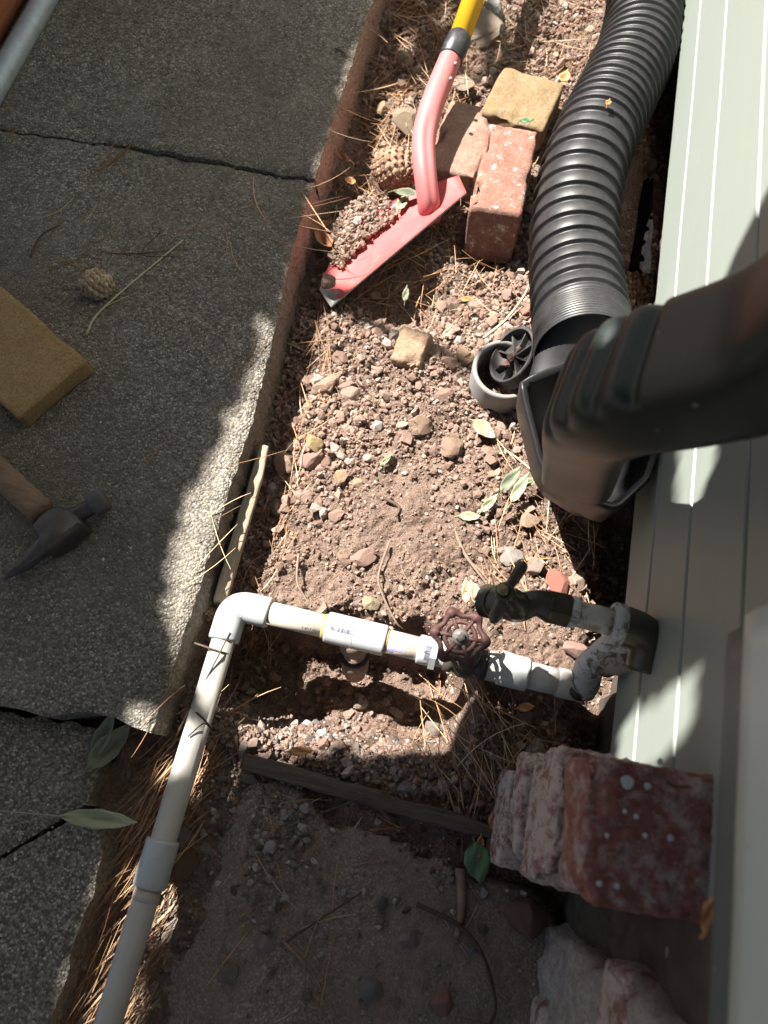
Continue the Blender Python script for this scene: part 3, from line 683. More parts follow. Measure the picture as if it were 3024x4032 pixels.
# ------------------------------------------------------------------ house wall
hw = thing('house_wall', 'pale sage green house wall of horizontal siding boards on the right', 'wall', (0.22, 0.5, 0.1))
WX = 0.22
zb = [0.101, 0.186, 0.289, 0.401, 0.513, 0.625, 0.737]+[0.849+0.13*k for k in range(12)]
for a, b in zip(zb[:-1], zb[1:]):
    # profile in (x,z): flat face, chamfer at the top that tucks under the board above, drip lip at the bottom
    prof = [(WX+0.020, a+0.000), (WX+0.0012, a+0.000), (WX, a+0.0015), (WX, b-0.0058), (WX+0.0009, b-0.0050), (WX+0.0020, b-0.0044), (WX+0.012, b-0.0044), (WX+0.020, b-0.0044)]
    yy = np.linspace(-0.9, 3.2, 60); V = []; F = []; n = len(prof)
    for y_ in yy:
        for (x_, z_) in prof: V.append((x_+0.0006*float(fbm(y_, z_*3, 7, 2, 14)), y_, z_+0.0005*float(fbm(y_, a*9, 5, 2, 15))))
    for j in range(len(yy)-1):
        for i in range(n-1): F.append((j*n+i, (j+1)*n+i, (j+1)*n+i+1, j*n+i+1))
    F.append(tuple(range(n))); F.append(tuple(range((len(yy)-1)*n, len(yy)*n))[::-1])
    obj('siding_board', V, F, M_SIDING, hw, smooth_=False)
obj('foundation', *box(WX+0.035, WX+0.3, 0.16, 3.2, -0.25, 2.4), M_FOUND, hw, smooth_=False)
obj('foundation', *box(WX+0.0215, WX+0.3, -0.9, 0.16, -0.25, 2.4), M_FOUND, hw, smooth_=False)

obj('added_eave', *box(-0.05, WX+0.4, -1.6, 3.6, 2.42, 2.52), M_SIDING, hw, smooth_=False)  # unseen overhang, added to cut sky light on wall and soil
# projecting bay above the pier (near the lens, lower right)
bay = thing('wall_bay', 'pale green boxed projection of the wall close to the lens above the brick pier', 'wall bay', (0.2, -0.2, 0.44))
BX = 0.186
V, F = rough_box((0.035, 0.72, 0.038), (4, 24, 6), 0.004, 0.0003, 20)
obj('trim_board', V+np.array([BX+0.0235, 0.138-0.36, 0.437+0.019]), F, M_TRIMSHADE, bay)
for k in range(6):
    V, F = rough_box((0.040, 0.716, 0.1), (4, 24, 6), 0.0025, 0.0003, 20, seed=k)
    obj('panel_board', V+np.array([BX+0.020, 0.140-0.358, 0.4765+0.05+0.1015*k]), F, M_BAY, bay)

# brick pier
pier = thing('brick_pier', 'low brick pier with red splattered cap and chalky mortar sides', 'brick pier', (0.19, 0.0, 0.0))
courses = [(-0.02, 0.085, 0.122, -0.052, 0.044), (0.090, 0.148, 0.126, -0.036, 0.062), (0.152, 0.218, 0.134, -0.050, 0.050), (0.224, 0.294, 0.129, -0.038, 0.060)]
for k, (z0, z1, x0, y0, y1) in enumerate(courses):
    V, F = rough_box((0.26-x0, y1-y0, z1-z0), (40, 30, 16), 0.004, 0.0026, 110, 0.010, seed=20+k)
    obj('brick', V+np.array([(x0+0.26)/2, (y0+y1)/2, (z0+z1)/2]), F, M_PIER, pier)
V, F = rough_box((0.124, 0.092, 0.36), (12, 12, 34), 0.006, 0.003, 50, 0, seed=31)
obj('mortar', V+np.array([0.200, 0.004, 0.150]), F, M_MORT, pier)
V, F = rough_box((0.13, 0.094, 0.066), (40, 34, 16), 0.004, 0.0018, 110, 0.014, seed=40)
cap = obj('cap_brick', V@np.array(Matrix.Rotation(R_(4), 3, 'Z')).T+np.array([0.199, 0.007, 0.334]), F, M_PIERTOP, pier); cap['label'] = 'dark red top brick spotted with pale paint drips'
def blob(px, py, r, mat, parent, z, nm='paint_spot', seed=0, el=1.0):
    c = P(px, py, z); V = [c+np.array([0, 0, 0.0005])]; n = 18; F = []
    for k in range(n):
        a = 2*math.pi*k/n; rr = r*(1+0.07*math.sin(3*a+seed)+0.05*math.sin(5*a+seed*2)); V.append(c+np.array([rr*math.cos(a)*el, rr*math.sin(a), 0.0]))
    for k in range(n): F.append((0, 1+k, 1+(k+1) % n))
    return obj(nm, V, F, mat, parent)
for q, (bx_, by_, br) in enumerate([(2470, 3080, .0046), (2550, 3095, .0024), (2505, 3215, .0018), (2460, 3195, .0016), (2430, 3490, .002), (2360, 3480, .002), (2540, 3290, .0018), (2390, 3290, .0016), (2640, 3300, .0022), (2600, 3000, .0024)]): blob(bx_, by_, br, M_CREAMP, cap, 0.3692, seed=q)

V, F = rough_box((0.05, 0.088, 0.035), (12, 16, 8), 0.010, 0.004, 60, 0.01, seed=44)
mo = obj('mortar', V+np.array([0.247, 0.004, 0.357]), F, M_MORT, pier); mo['label'] = 'chalky grey mortar smeared along the back of the cap brick'
# foundation masonry to the right of the pier, nearest the lens
fm = thing('foundation_masonry', 'rough grey masonry footing with one red brick streak below the bay', 'masonry', (0.23, -0.25, 0))
V, F = rough_box((0.05, 0.40, 0.475), (6, 60, 60), 0.01, 0.009, 30, 0.014, seed=51); obj('mortar', V+np.array([0.223, -0.300, 0.197]), F, M_MORT, fm)
V, F = rough_box((0.03, 0.08, 0.47), (4, 16, 50), 0.006, 0.004, 40, 0, seed=52); obj('backing', V+np.array([0.232, -0.066, 0.195]), F, M_FOUND, fm)
for k, (z0, y0, ln) in enumerate([(PX(2430, 3900, .195)[2]-.03, (PX(2445, 3790, .195)[1]+PX(2400, 4025, .195)[1])/2, abs(PX(2445, 3790, .195)[1]-PX(2400, 4025, .195)[1])), (0.0, -0.22, 0.10), (0.16, -0.20, 0.065), (0.235, -0.155, 0.09), (0.30, -0.23, 0.1)]):
    V, F = rough_box((0.05, ln, 0.055), (6, 14, 8), 0.008, 0.003, 50, 0.01, seed=60+k); obj('brick', V+np.array([0.216, y0, z0+0.03]), F, M_PIER, fm)

# ------------------------------------------------------------------ downspout and corrugated drain
ds = thing('downspout', 'sage green metal downspout elbow with crimped folds, dark and out of focus', 'downspout', (0.17, 0.29, 0.5))
pth = spline([(0.180, 0.283, 1.60), (0.180, 0.283, 0.72), (0.180, 0.283, 0.60), (0.172, 0.286, 0.545), (0.145, 0.291, 0.500), (0.116, 0.297, 0.462), (0.103, 0.306, 0.422), (0.106, 0.322, 0.37), (0.116, 0.338, 0.31), (0.128, 0.350, 0.235)], 800)
HW, HD = 0.045, 0.037
def ds_frames(path):
    T, _, _ = frames(path); ref = nrm(np.array([0.15, 0.99, 0.0])); U = []
    for t in T: u = ref-t*np.dot(ref, t); U.append(nrm(u))
    U = np.array(U); return T, U, np.cross(T, U)
T, U, W = ds_frames(pth); seg = 64; V = []; F = []
sarc = np.r_[0, np.cumsum(np.linalg.norm(np.diff(pth, axis=0), axis=1))]
# W points to the side away from the wall / upwards: crimps bite into that face
ielb = int(np.argmin(abs(pth[:, 2]-0.45))); selb = sarc[ielb]
sgn = 1 if W[ielb].dot(np.array([-0.8, 0.1, 0.5])) > 0 else -1
for i in range(len(pth)):
    for k in range(seg):
        a = 2*math.pi*k/seg; c, s_ = math.cos(a), math.sin(a); e = 0.42
        sx = math.copysign(abs(c)**e, c); sy = math.copysign(abs(s_)**e, s_)
        u_, w_ = HW*sx, HD*sy
        cz = 0.0
        for cc in (selb-.038, selb-.014, selb+.010, selb+.034):
            cz += math.exp(-((sarc[i]-cc)/0.0058)**2)
        face = max(0.0, sy*sgn)
        if face > 0.3:
            w_ -= sgn*0.0075*min(cz, 1.0)*(0.7+0.3*(1-abs(sx)**3))*face
            w_ += sgn*0.002*math.exp(-((sarc[i]-selb)/0.06)**2)
        V.append(pth[i]+U[i]*u_+W[i]*w_)
for i in range(len(pth)-1):
    for k in range(seg): k2 = (k+1) % seg; F.append((i*seg+k, i*seg+k2, (i+1)*seg+k2, (i+1)*seg+k))
obj('elbow', V, F, M_SPOUT, ds)
# strap that ties the downspout to the wall, high up out of sight
# adapter: black box-to-round piece
ad = thing('drain_adapter', 'black plastic adapter joining the downspout to the corrugated pipe', 'pipe adapter', tuple(P(2350, 1700, 0.1)))
ring_c = P(2300, 1395, 0.125); pipe_dir = nrm(P(2292, 1250, 0.105)-P(2300, 1395, 0.13))
rim = [np.array(P(*q)) for q in ((2048, 1505, .225), (2085, 1480, .232), (2350, 1370, .235), (2560, 1330, .235), (2600, 1480, .215), (2590, 1800, .19), (2560, 1890, .185), (2430, 2010, .185), (2370, 1998, .185), (2150, 1865, .19), (2120, 1820, .195), (2055, 1560, .22))]
rim = np.array(rim); rl = np.vstack([rim, rim[:1]]); sa = np.r_[0, np.cumsum(np.linalg.norm(np.diff(rl, axis=0), axis=1))]
qs = np.linspace(0, sa[-1], 61)[:-1]; rimc = np.stack([np.interp(qs, sa, rl[:, k]) for k in range(3)], 1)
upv = nrm(np.cross(pipe_dir, [1, 0, 0])); 
if upv[2] < 0: upv = -upv
rtv = nrm(np.cross(pipe_dir, upv)); ctr = rimc.mean(0)
ang = [math.atan2((p-ctr).dot(nrm([0, .75, .1])), (p-ctr)[0]) for p in rimc]
low = []; 
for a in ang: low.append(ring_c+0.060*(math.cos(a)*np.array([1, 0, 0])+math.sin(a)*upv))
low = np.array(low)
def loft(rings, close_end=None):
    n = len(rings[0]); V = np.vstack(rings); F = []
    for i in range(len(rings)-1):
        for k in range(n): k2 = (k+1) % n; F.append((i*n+k, i*n+k2, (i+1)*n+k2, (i+1)*n+k))
    return V, F
dn = np.array([0, 0, -1.0])
rings = [rimc+0.004*dn+(ctr-rimc)*0.10, rimc+(ctr-rimc)*0.03+np.array([0, 0, .002]), rimc, rimc+dn*0.006, rimc+dn*0.05+(ctr-rimc)*0.04]
mid = rimc+dn*0.10+(ctr-rimc)*0.10
for t in (0.3, 0.6, 1.0): rings.append(mid*(1-t)+low*t-np.array([0, 0, 0.02*math.sin(t*math.pi)]))
inner = [rimc+dn*0.07+(ctr-rimc)*0.14, rimc+dn*0.004+(ctr-rimc)*0.10]
Va, Fa = loft(rings); obj('adapter_body', Va, Fa, M_BLACK, ad)
Vb, Fb = loft([rimc+dn*0.0045+(ctr-rimc)*0.10, rimc+dn*0.05+(ctr-rimc)*0.13, rimc+dn*0.12+(ctr-rimc)*0.35, rimc+dn*0.15+(ctr-rimc)*0.95]); obj('adapter_lining', Vb, Fb[::1], M_BLACK, ad)

cp = thing('corrugated_pipe', 'black corrugated drain pipe winding along the foot of the wall', 'drain pipe', tuple(P(2262, 900, 0.02)))
ctrl = [P(2302, 1400, .135), P(2290, 1290, .118), P(2270, 1120, .098), P(2260, 930, .09), P(2285, 720, .09), P(2345, 540, .09), P(2428, 370, .09), P(2500, 215, .09), P(2535, 60, .085), P(2545, -120, .085), P(2540, -400, .085)]
N = 1500; pth = spline(ctrl, N); s = np.r_[0, np.cumsum(np.linalg.norm(np.diff(pth, axis=0), axis=1))]
pys = np.array([0.0]); 
yc = pth[:, 1]
pitch = 0.0050+0.0235*smooth(0.60, 0.625, yc)-0.0115*smooth(0.94, 1.0, yc)+0.0105*smooth(1.19, 1.23, yc)
phase = np.r_[0, np.cumsum(np.diff(s)/((pitch[1:]+pitch[:-1])/2))]; t = phase % 1.0
rib = np.exp(-((t-0.5)*pitch/0.0019)**2); fat = 0.5-0.5*np.cos(2*math.pi*((t) % 1))
rv = 0.0572; comp = smooth(0.012, 0.006, pitch)
rr = rv+0.0022*np.sin(math.pi*((t+0.5) % 1))+(0.0072-0.0035*comp)*rib+0.002*comp
Vc, Fc = sweep(pth, rr, 56, False); body = obj('pipe_body', Vc, Fc, M_CORR, cp)

# ------------------------------------------------------------------ grey drain riser and its threaded cap
dr = thing('drain_riser', 'dusty grey open pipe ring standing in the dirt beside the corrugated pipe', 'pipe ring', tuple(P(2000, 1560, 0)))
rc = P(1992, 1450, .062); ax = nrm([0.02, -0.06, 1.0]); Ro = 0.0455
pr = [(-0.075, Ro-0.001), (-0.004, Ro), (0, Ro-0.0012), (0.0, Ro-0.0055), (-0.004, Ro-0.0065)]
for k in range(8): pr += [(-0.005-0.0032*k, Ro-0.0075), (-0.0066-0.0032*k, Ro-0.0062)]
pr += [(-0.07, Ro-0.0075)]
V, F = lathe(rc, rc+ax, pr, 56, False); obj('ring_wall', V, F, M_GREYPIPE, dr)
tc = thing('threaded_cap', 'black threaded cap with inner ribs tilted inside the grey pipe ring', 'pipe cap', tuple(P(2030, 1450, .07)))
cc = P(2046, 1415, .070); ca = nrm([-0.70, -0.10, 0.55])          # open side of the cap, towards upper left
Rc = 0.0405; pr = [(0.017, Rc-0.004), (0.018, Rc-0.001)]
for k in range(5): pr += [(0.0165-0.0034*k, Rc-0.0008), (0.0148-0.0034*k, Rc+0.0012)]
pr += [(-0.002, Rc+0.002), (-0.005, Rc+0.002), (-0.005, 0.001)]
V, F = lathe(cc, cc+ca, [(p[0], p[1]) for p in pr], 48, False); cb = obj('cap_shell', V, F, M_CAP, tc)
V, F = lathe(cc, cc+ca, [(0.017, Rc-0.004), (0.002, Rc-0.0045), (0.0015, 0.0005)], 48, False); obj('cap_inside', V, F, M_CAP, tc)
u = nrm(np.cross(ca, [0, 1, 0])); v = np.cross(ca, u)
for k in range(4):
    a = math.pi*k/4+0.2; d = math.cos(a)*u+math.sin(a)*v; e = np.cross(ca, d); V = []
    for ss in (-1, 1):
        for h_ in (0.002, 0.011):
            for w_ in (-0.0011, 0.0011): V.append(cc+d*ss*(Rc-0.0042)+ca*h_+e*w_)
    obj('rib', V, [(0, 1, 3, 2), (4, 6, 7, 5), (0, 4, 5, 1), (2, 3, 7, 6), (0, 2, 6, 4), (1, 5, 7, 3)], M_CAP, tc, False)
for q, (dx, dy, dz, s_) in enumerate([(-.006, -.006, .012, .0055), (.004, .010, .014, .004), (-.003, .0, .013, .0045), (-.010, -.014, .008, .006)]):
    put_stone('soil_clod', MS[3+q % 5], tuple(cc+ca*0.005+np.array([dx-.004, dy, dz-.006])), s_, 'soil crumb caught inside the tilted black cap', 'crumbs inside the black cap', cat='clod')

# ------------------------------------------------------------------ plumbing
wl = thing('water_line', 'white plastic water line with tee, rusty valve and wall tap over a dug pit', 'water pipe', tuple(P(1400, 2560, 0.0)))
ZL = 0.045; RP = 0.0143
Lx = lambda x: P(x, 2410+(x-1045)*0.2395, ZL)      # axis of the run
run_d = nrm(Lx(1700)-Lx(1045))
def pip(a, b, r, mat, name, parent=wl, seg=32): return obj(name, *lathe(a, b, [(0, r), (np.linalg.norm(np.array(b)-np.array(a)), r)], seg), mat, parent)
def fitting(a, b, r, mat, name, bead=0.0012, parent=wl):
    L = np.linalg.norm(np.array(b)-np.array(a))
    return obj(name, *lathe(a, b, [(0, r-0.003), (0.0006, r-0.0006), (0.003, r), (L-0.003, r), (L-0.0006, r-0.0006), (L, r-0.003)], 36), mat, parent)
corner = P(893, 2372, ZL)
long_d = nrm(P(425, 4032, ZL)-P(905, 2440, ZL)); lp0 = P(905, 2440, ZL); lp1 = lp0+long_d*0.9
# true corner: closest point of the two axes
A = np.stack([run_d, -long_d], 1); tt = np.linalg.lstsq(A, lp0-Lx(1045), rcond=None)[0]; corner = Lx(1045)+run_d*tt[0]
le = P(1045, 2410, ZL); el0 = corner+run_d*0.020; el1 = corner+long_d*0.020
arc = [];
for k in range(13):
    t_ = k/12; arc.append((1-t_)**2*el0+2*t_*(1-t_)*corner+t_**2*el1)
RF = 0.0188
ea = corner+run_d*0.046; eb = corner+long_d*0.046
path = [ea, ea-run_d*0.0008]+[ea+(el0-ea)*q for q in (.12, .5, .95)]+arc[1:-1]+[el1+(eb-el1)*q for q in (.05, .5, .88)]+[eb-long_d*0.0008, eb]
rad = [RF-.003, RF-.0006]+[RF]*(len(path)-4)+[RF-.0006, RF-.003]
elb = obj('elbow', *sweep(path, rad, 36), M_PVC, wl)
obj('long_pipe', *lathe(corner+long_d*0.03, lp1, [(0, RP), (0.9, RP)], 36), M_PVCOLD, wl)
# coupling on the long pipe
def at_long(py_target):
    lo, hi = 0.0, 0.95
    for _ in range(40):
        m_ = (lo+hi)/2; p = corner+long_d*m_; c_ = ROT.T@(p-[0, 0, CAM_H]); yy_ = 2016-FPX*c_[1]/-c_[2]
        if yy_ < py_target: lo = m_
        else: hi = m_
    return corner+long_d*lo
cA, cB = at_long(3305), at_long(3495); fitting(cA, cB, 0.0183, M_PVC, 'coupling')
g0, g1 = at_long(3496), at_long(3545); obj('glue_stain', *lathe(g0, g1, [(0, RP+.0004), (np.linalg.norm(g1-g0), RP+.0003)], 36), M_PVCTAN, wl)
# run
t0, t1 = Lx(1285), Lx(1520)
pip(ea-run_d*0.01, t0+run_d*0.01, RP, M_PVCTAN, 'pipe')
tee = fitting(t0, t1, RF, M_PVC, 'tee')
obj('seam', *lathe(Lx(1393), Lx(1396), [(0, RF+.0002), (.0004, RF+.0005), (.0008, RF+.0002)], 36), M_PVC, tee)
tm = Lx(1395); drop = np.array([0.02, -0.26, -1.0]); drop = nrm(drop)
obj('branch', *lathe(tm, tm+drop, [(0, RF-.001), (0.034, RF), (0.036, RF-.003)], 32), M_MUD, tee)
obj('drop_pipe', *lathe(tm+drop*0.03, tm+drop, [(0, RP), (0.09, RP)], 32), M_MUD, wl)
obj('ring', *lathe(tm+drop*0.058, tm+drop, [(0, RF-.002), (0.001, RF), (0.006, RF), (.007, RF-.002)], 32), M_RUBBER, wl)
obj('socket', *lathe(tm+drop*0.066, tm+drop, [(0, RF-.003), (0.002, RF-.0005), (0.032, RF-.0008), (.036, RF-.005)], 32), M_MUD, wl)
obj('glue_bead', *lathe(t0-run_d*0.004, t0+run_d, [(0, RP+.0002), (.002, RP+.0012), (.0045, RP+.001)], 36), M_GLUE, wl)
a1 = Lx(1645); pip(t1-run_d*0.01, a1+run_d*0.01, RP, M_PVCTAN, 'pipe')
obj('glue_bead', *lathe(t1, t1+run_d, [(0, RP+.0016), (.003, RP+.0004)], 36), M_GLUE, wl)
fitting(a1, Lx(1700), 0.0176, M_PVC, 'adapter')
obj('hex_nut', *lathe(Lx(1696), Lx(1720), [(0, .0205), (np.linalg.norm(Lx(1720)-Lx(1696)), .0205)], 6), M_PVC, wl, False)
def threads(a, b, r, n, mat, name='threads'):
    L = np.linalg.norm(b-a); pr = []
    for k in range(n): pr += [(L*k/n, r-.0007), (L*(k+.5)/n, r+.0007)]
    return obj(name, *lathe(a, b, pr+[(L, r-.0007)], 32), mat, wl)
threads(Lx(1720), Lx(1765), 0.0152, 6, M_PVC)
# gate valve
gv_ = obj('valve_body', *lathe(Lx(1750), Lx(1925), [(0, .0175), (.006, .019), (.010, .019), (.012, .016), (.020, .0215), (.030, .0215), (.038, .016), (.040, .0195), (.0495, .0195)], 24), M_VALVE, wl)
vc = Lx(1838); wc = P(1812, 2508, 0.118)
vup = nrm(wc-vc)
obj('bonnet', *lathe(vc, wc, [(0, .017), (.018, .0165), (.022, .019), (.032, .019), (.034, .012), (.046, .010), (.06, .006), (.075, .0045)], 20), M_VALVE, gv_)
wn = nrm(np.array([-0.06, -0.14, 1.0])); u = nrm(np.cross(wn, [0, 1, 0])); v = np.cross(wn, u)
ringp = []; nn = 96; RW = 0.0255
rw = []
for k in range(nn+1):
    a = 2*math.pi*k/nn+0.25; lob = 0.5+0.5*math.cos(6*a)
    r_ = RW-0.0022+0.0045*lob; ringp.append(wc+r_*(math.cos(a)*u+math.sin(a)*v)-wn*0.0006*(1-lob)); rw.append(0.0030+0.0036*lob**3)
ring2 = [wc+0.0168*(math.cos(2*math.pi*k/48)*u+math.sin(2*math.pi*k/48)*v)-wn*.001 for k in range(49)]
V, F = join(sweep(ringp, rw, 12, False), sweep(ring2, .0026, 10, False)); wh = obj('handwheel', V, F, M_RUST, wl)
for k in range(6):
    a = 2*math.pi*(k)/6; a2 = a+math.pi/6*0
    d = math.cos(a)*u+math.sin(a)*v
    path = [wc+d*0.008+wn*.001, wc+d*0.015+wn*0.0005, wc+d*(RW+0.001)]
    obj('spoke', *sweep(path, [0.0028, 0.0022, 0.0026], 8), M_RUST, wh)
obj('hub', *lathe(wc-wn*0.006, wc+wn, [(0, .0085), (.009, .0092), (.0095, .006)], 24), M_RUST, wh)
obj('washer', *lathe(wc+wn*0.003, wc+wn, [(0, .0088), (.0015, .0088), (.0018, .004)], 24), M_STEEL, wh)
obj('nut', *lathe(wc+wn*0.0045, wc+wn, [(0, .0058), (.005, .0056), (.0055, .003)], 6), M_HEAD, wh, False)
# right of the valve
threads(Lx(1918), Lx(1965), 0.0175, 5, M_PVCGREY)
ma = fitting(Lx(1960), Lx(2078), 0.0198, M_PVC, 'male_adapter')
uz = nrm(np.cross(run_d, [0, 0, 1.]));
for k in range(7):
    a = R_(-20+25*k); d = math.cos(a)*(-uz)+math.sin(a)*np.cross(-uz, run_d)*-1
    d = math.cos(a)*nrm(np.cross([0, 0, 1.], run_d))+math.sin(a)*np.array([0, 0, 1.])
    p0_ = Lx(1966)+d*0.0195; e = np.cross(run_d, d); V = []
    for aa in (0, 0.014):
        for w_ in (-.0018, .0018):
            for h_ in (0, .0016): V.append(p0_+run_d*aa+e*w_+d*h_*(1 if aa == 0 else .4))
    obj('grip_rib', V, [(0, 1, 3, 2), (4, 6, 7, 5), (0, 4, 5, 1), (2, 3, 7, 6), (0, 2, 6, 4), (1, 5, 7, 3)], M_PVCGREY, ma, False)
pip(Lx(2070), Lx(2200), 0.0158, M_PVCGREY, 'old_pipe')
fitting(Lx(2190), Lx(2275), 0.0172, M_PVCGREY, 'old_coupling')
endc = Lx(2275); up0 = P(2345, 2605, 0.105); up1 = P(2440, 2530, 0.150)
obj('green_ring', *lathe(endc-run_d*.003, endc+nrm(up0-endc)*.006, [(0, .0172), (.003, .0188), (.006, .0188), (.009, .0165)], 32), M_BIBB, wl)
obj('riser', *sweep(spline([endc-run_d*.006, endc+run_d*.006+np.array([0, 0, .003]), P(2315, 2640, .078), up0, up1, P(2500, 2490, .19)], 24), 0.0165, 28), M_PEELW, wl)
obj('wrapped_joint', *sweep(spline([P(2372, 2600, .112), P(2440, 2570, .135), P(2520, 2560, .155), P(2600, 2570, .17)], 14), [.0195]*3+[.023]*4+[.0235]*4+[.021]*3, 24), M_WRAP, wl)
wallp = np.array([WX+0.01, 0, 0]); we = P(2560, 2490, .205); 
obj('wall_stub', *sweep([we+np.array([0.0, -0.004, -0.006]), we+np.array([0.05, -0.008, -0.008]), we+np.array([0.11, -0.012, -0.008])], 0.0165, 24), M_WRAP, wl)
# tap elbow, nipple, bibb
ec = P(2520, 2478, .212); nd = nrm(P(2230, 2405, .215)-P(2420, 2450, .214))     # nipple direction, away from wall
obj('tap_elbow', *sweep(spline([ec+nd*0.028, ec+nd*0.012, ec+np.array([0.004, -0.004, -0.002]), ec+np.array([0.012, -0.016, -0.008]), ec+np.array([0.014, -0.034, -0.016])], 20), [.0185, .0195]+[.0192]*16+[.0195, .0185], 28), M_BIBB, wl)
obj('elbow_collar', *lathe(ec+nd*0.016, ec+nd, [(0, .0190), (.001, .0204), (.011, .0204), (.0125, .0190)], 28), M_PEELW, wl)
n0 = ec+nd*0.026; n1 = P(2225, 2403, .216)
obj('nipple', *lathe(n0, n1, [(0, .0132), (np.linalg.norm(n1-n0), .0132)], 28), M_PEEL, wl)
bib = obj('tap_body', *lathe(n1-nd*0.012, n1+nd, [(0, .0138), (.001, .0155), (.008, .0155)], 24), M_PEELW, wl)
h0 = n1-nd*0.004
tapb = obj('tap', *lathe(h0, h0+nd, [(0, .0168), (.022, .0165)], 6), M_BIBB, wl, False)
bb = h0+nd*0.022; sp = P(1930, 2368, .188)
hubp = P(1990, 2333, .262); bc = P(2040, 2392, .212)
obj('tap_throat', *sweep(spline([bb-nd*.004, bb+nd*0.012, bc, sp+(bc-sp)*0.35, sp], 18), [.0158, .0152, .0142, .0134, .0130, .0130, .0134, .0140, .0146, .0148, .0146, .0142, .0142, .0145, .0148, .015, .0152, .0150], 24), M_BIBB, tapb)
threads_dir = nrm(sp-bc); pr = []
for k in range(5): pr += [(0.0025*k, .0160), (0.0025*k+.00125, .0174)]
obj('outlet_thread', *lathe(sp-threads_dir*.006, sp+threads_dir, pr+[(.0126, .0155), (.0126, .0125), (.004, .012)], 28), M_BIBB, tapb)
obj('stem', *lathe(bc, hubp, [(0, .0150), (.012, .0145), (.016, .0125), (.026, .0125), (.028, .008), (np.linalg.norm(hubp-bc), .007)], 20), M_BIBB, tapb)
hd = nrm(hubp-bc); ha, hb = P(2068, 2212, .272), P(1938, 2455, .252)
hh = spline([ha, ha+(hubp-ha)*.15, ha+(hubp-ha)*.6, hubp, hb+(hubp-hb)*.6, hb+(hubp-hb)*.15, hb], 25)
hr = np.interp(np.linspace(0, 1, 25), [0, .03, .1, .25, .42, .5, .58, .75, .9, .97, 1], [.002, .0042, .0058, .0054, .0044, .008, .0044, .0054, .0058, .0042, .002])
th = obj('tap_handle', *sweep(hh, hr, 16), M_BIBB, wl)
obj('hub', *lathe(hubp-hd*.006, hubp+hd, [(0, .0092), (.010, .0092), (.0115, .0078), (.0115, .006), (.0102, .0056)], 24), M_BIBB, th)
obj('screw', *lathe(hubp+hd*.001, hubp+hd, [(0, .0052), (.0105, .0052), (.0115, .004)], 20), M_BIBBSCREW, th)

# print on the fittings: ink patches that follow the cylinders
def cyl_patch(a, axis, r, s0, s1, a0, a1, mat, parent, name='print'):
    side = nrm(np.cross(axis, [0, 0, 1.])); upn = np.cross(side, axis); V = []; F = []; n = max(2, int(abs(a1-a0)/0.12)+2)
    for q in np.linspace(a0, a1, n):
        d = math.sin(q)*side+math.cos(q)*upn
        V += [a+axis*s0+d*(r+.00025), a+axis*s1+d*(r+.00025)]
    for k in range(n-1): F.append((2*k, 2*k+1, 2*k+3, 2*k+2))
    return V, F
def barcode(a, axis, r, s0, L, a0, a1, n, mat, parent, across=True):
    parts = []; rr_ = random.Random(5); p = 0.0
    while p < 1:
        w_ = rr_.choice([.010, .018, .03])
        if across: parts.append(cyl_patch(a, axis, r, s0+L*p, s0+L*min(1, p+w_), a0, a1, mat, parent))
        else: parts.append(cyl_patch(a, axis, r, s0, s0+L, a0+(a1-a0)*p, a0+(a1-a0)*min(1, p+w_), mat, parent))
        p += w_+rr_.choice([.012, .02, .03])
    return obj('barcode', *join(*parts), mat, parent, False)
barcode(t0, run_d, RF, 0.008, 0.028, 0.05, 0.34, 20, M_INKB, tee)
barcode(a1, run_d, 0.0176, 0.009, 0.0075, -0.15, 0.85, 14, M_INKB, wl, False)
def wrap_text(txt, size, a, axis, r, s_start, ang, mat, parent, flip=True):
    cu = bpy.data.curves.new('print', 'FONT'); cu.body = txt; cu.size = size
    to = bpy.data.objects.new('print_src', cu); COL.objects.link(to)
    dg = bpy.context.evaluated_depsgraph_get(); me = to.evaluated_get(dg).to_mesh()
    pts = np.array([v.co[:] for v in me.vertices]); fs = [tuple(p.vertices) for p in me.polygons]
    bpy.data.objects.remove(to); bpy.data.curves.remove(cu)
    if not len(pts): return
    side = nrm(np.cross(axis, [0, 0, 1.])); upn = np.cross(side, axis); V = []
    for p in pts:
        x_, y_ = (-p[0], -p[1]) if flip else (p[0], p[1])
        q = ang-y_/r; d = math.sin(q)*side+math.cos(q)*upn; V.append(a+axis*(s_start+x_)+d*(r+.0003))
    return obj('print', V, fs, mat, parent, False)
wrap_text('AVER 2 OF 5', 0.0042, t0, run_d, RP, -0.004, 0.62, M_INKB, wl)
wrap_text('PVC-1120', 0.0062, t0, run_d, RP, -0.012, 0.12, M_INKR, wl)
wrap_text('1940', 0.0030, a1, run_d, 0.0176, 0.006, 0.35, M_INKB, wl, False)
obj('primer_stain', *join(cyl_patch(t1, run_d, RP, 0.004, 0.013, -0.5, 0.1, 0, 0), cyl_patch(t1, run_d, RP, 0.010, 0.026, 0.45, 0.85, 0, 0), cyl_patch(t1, run_d, RP, 0.004, 0.011, 0.7, 1.2, 0, 0)), M_PRIMER, wl)

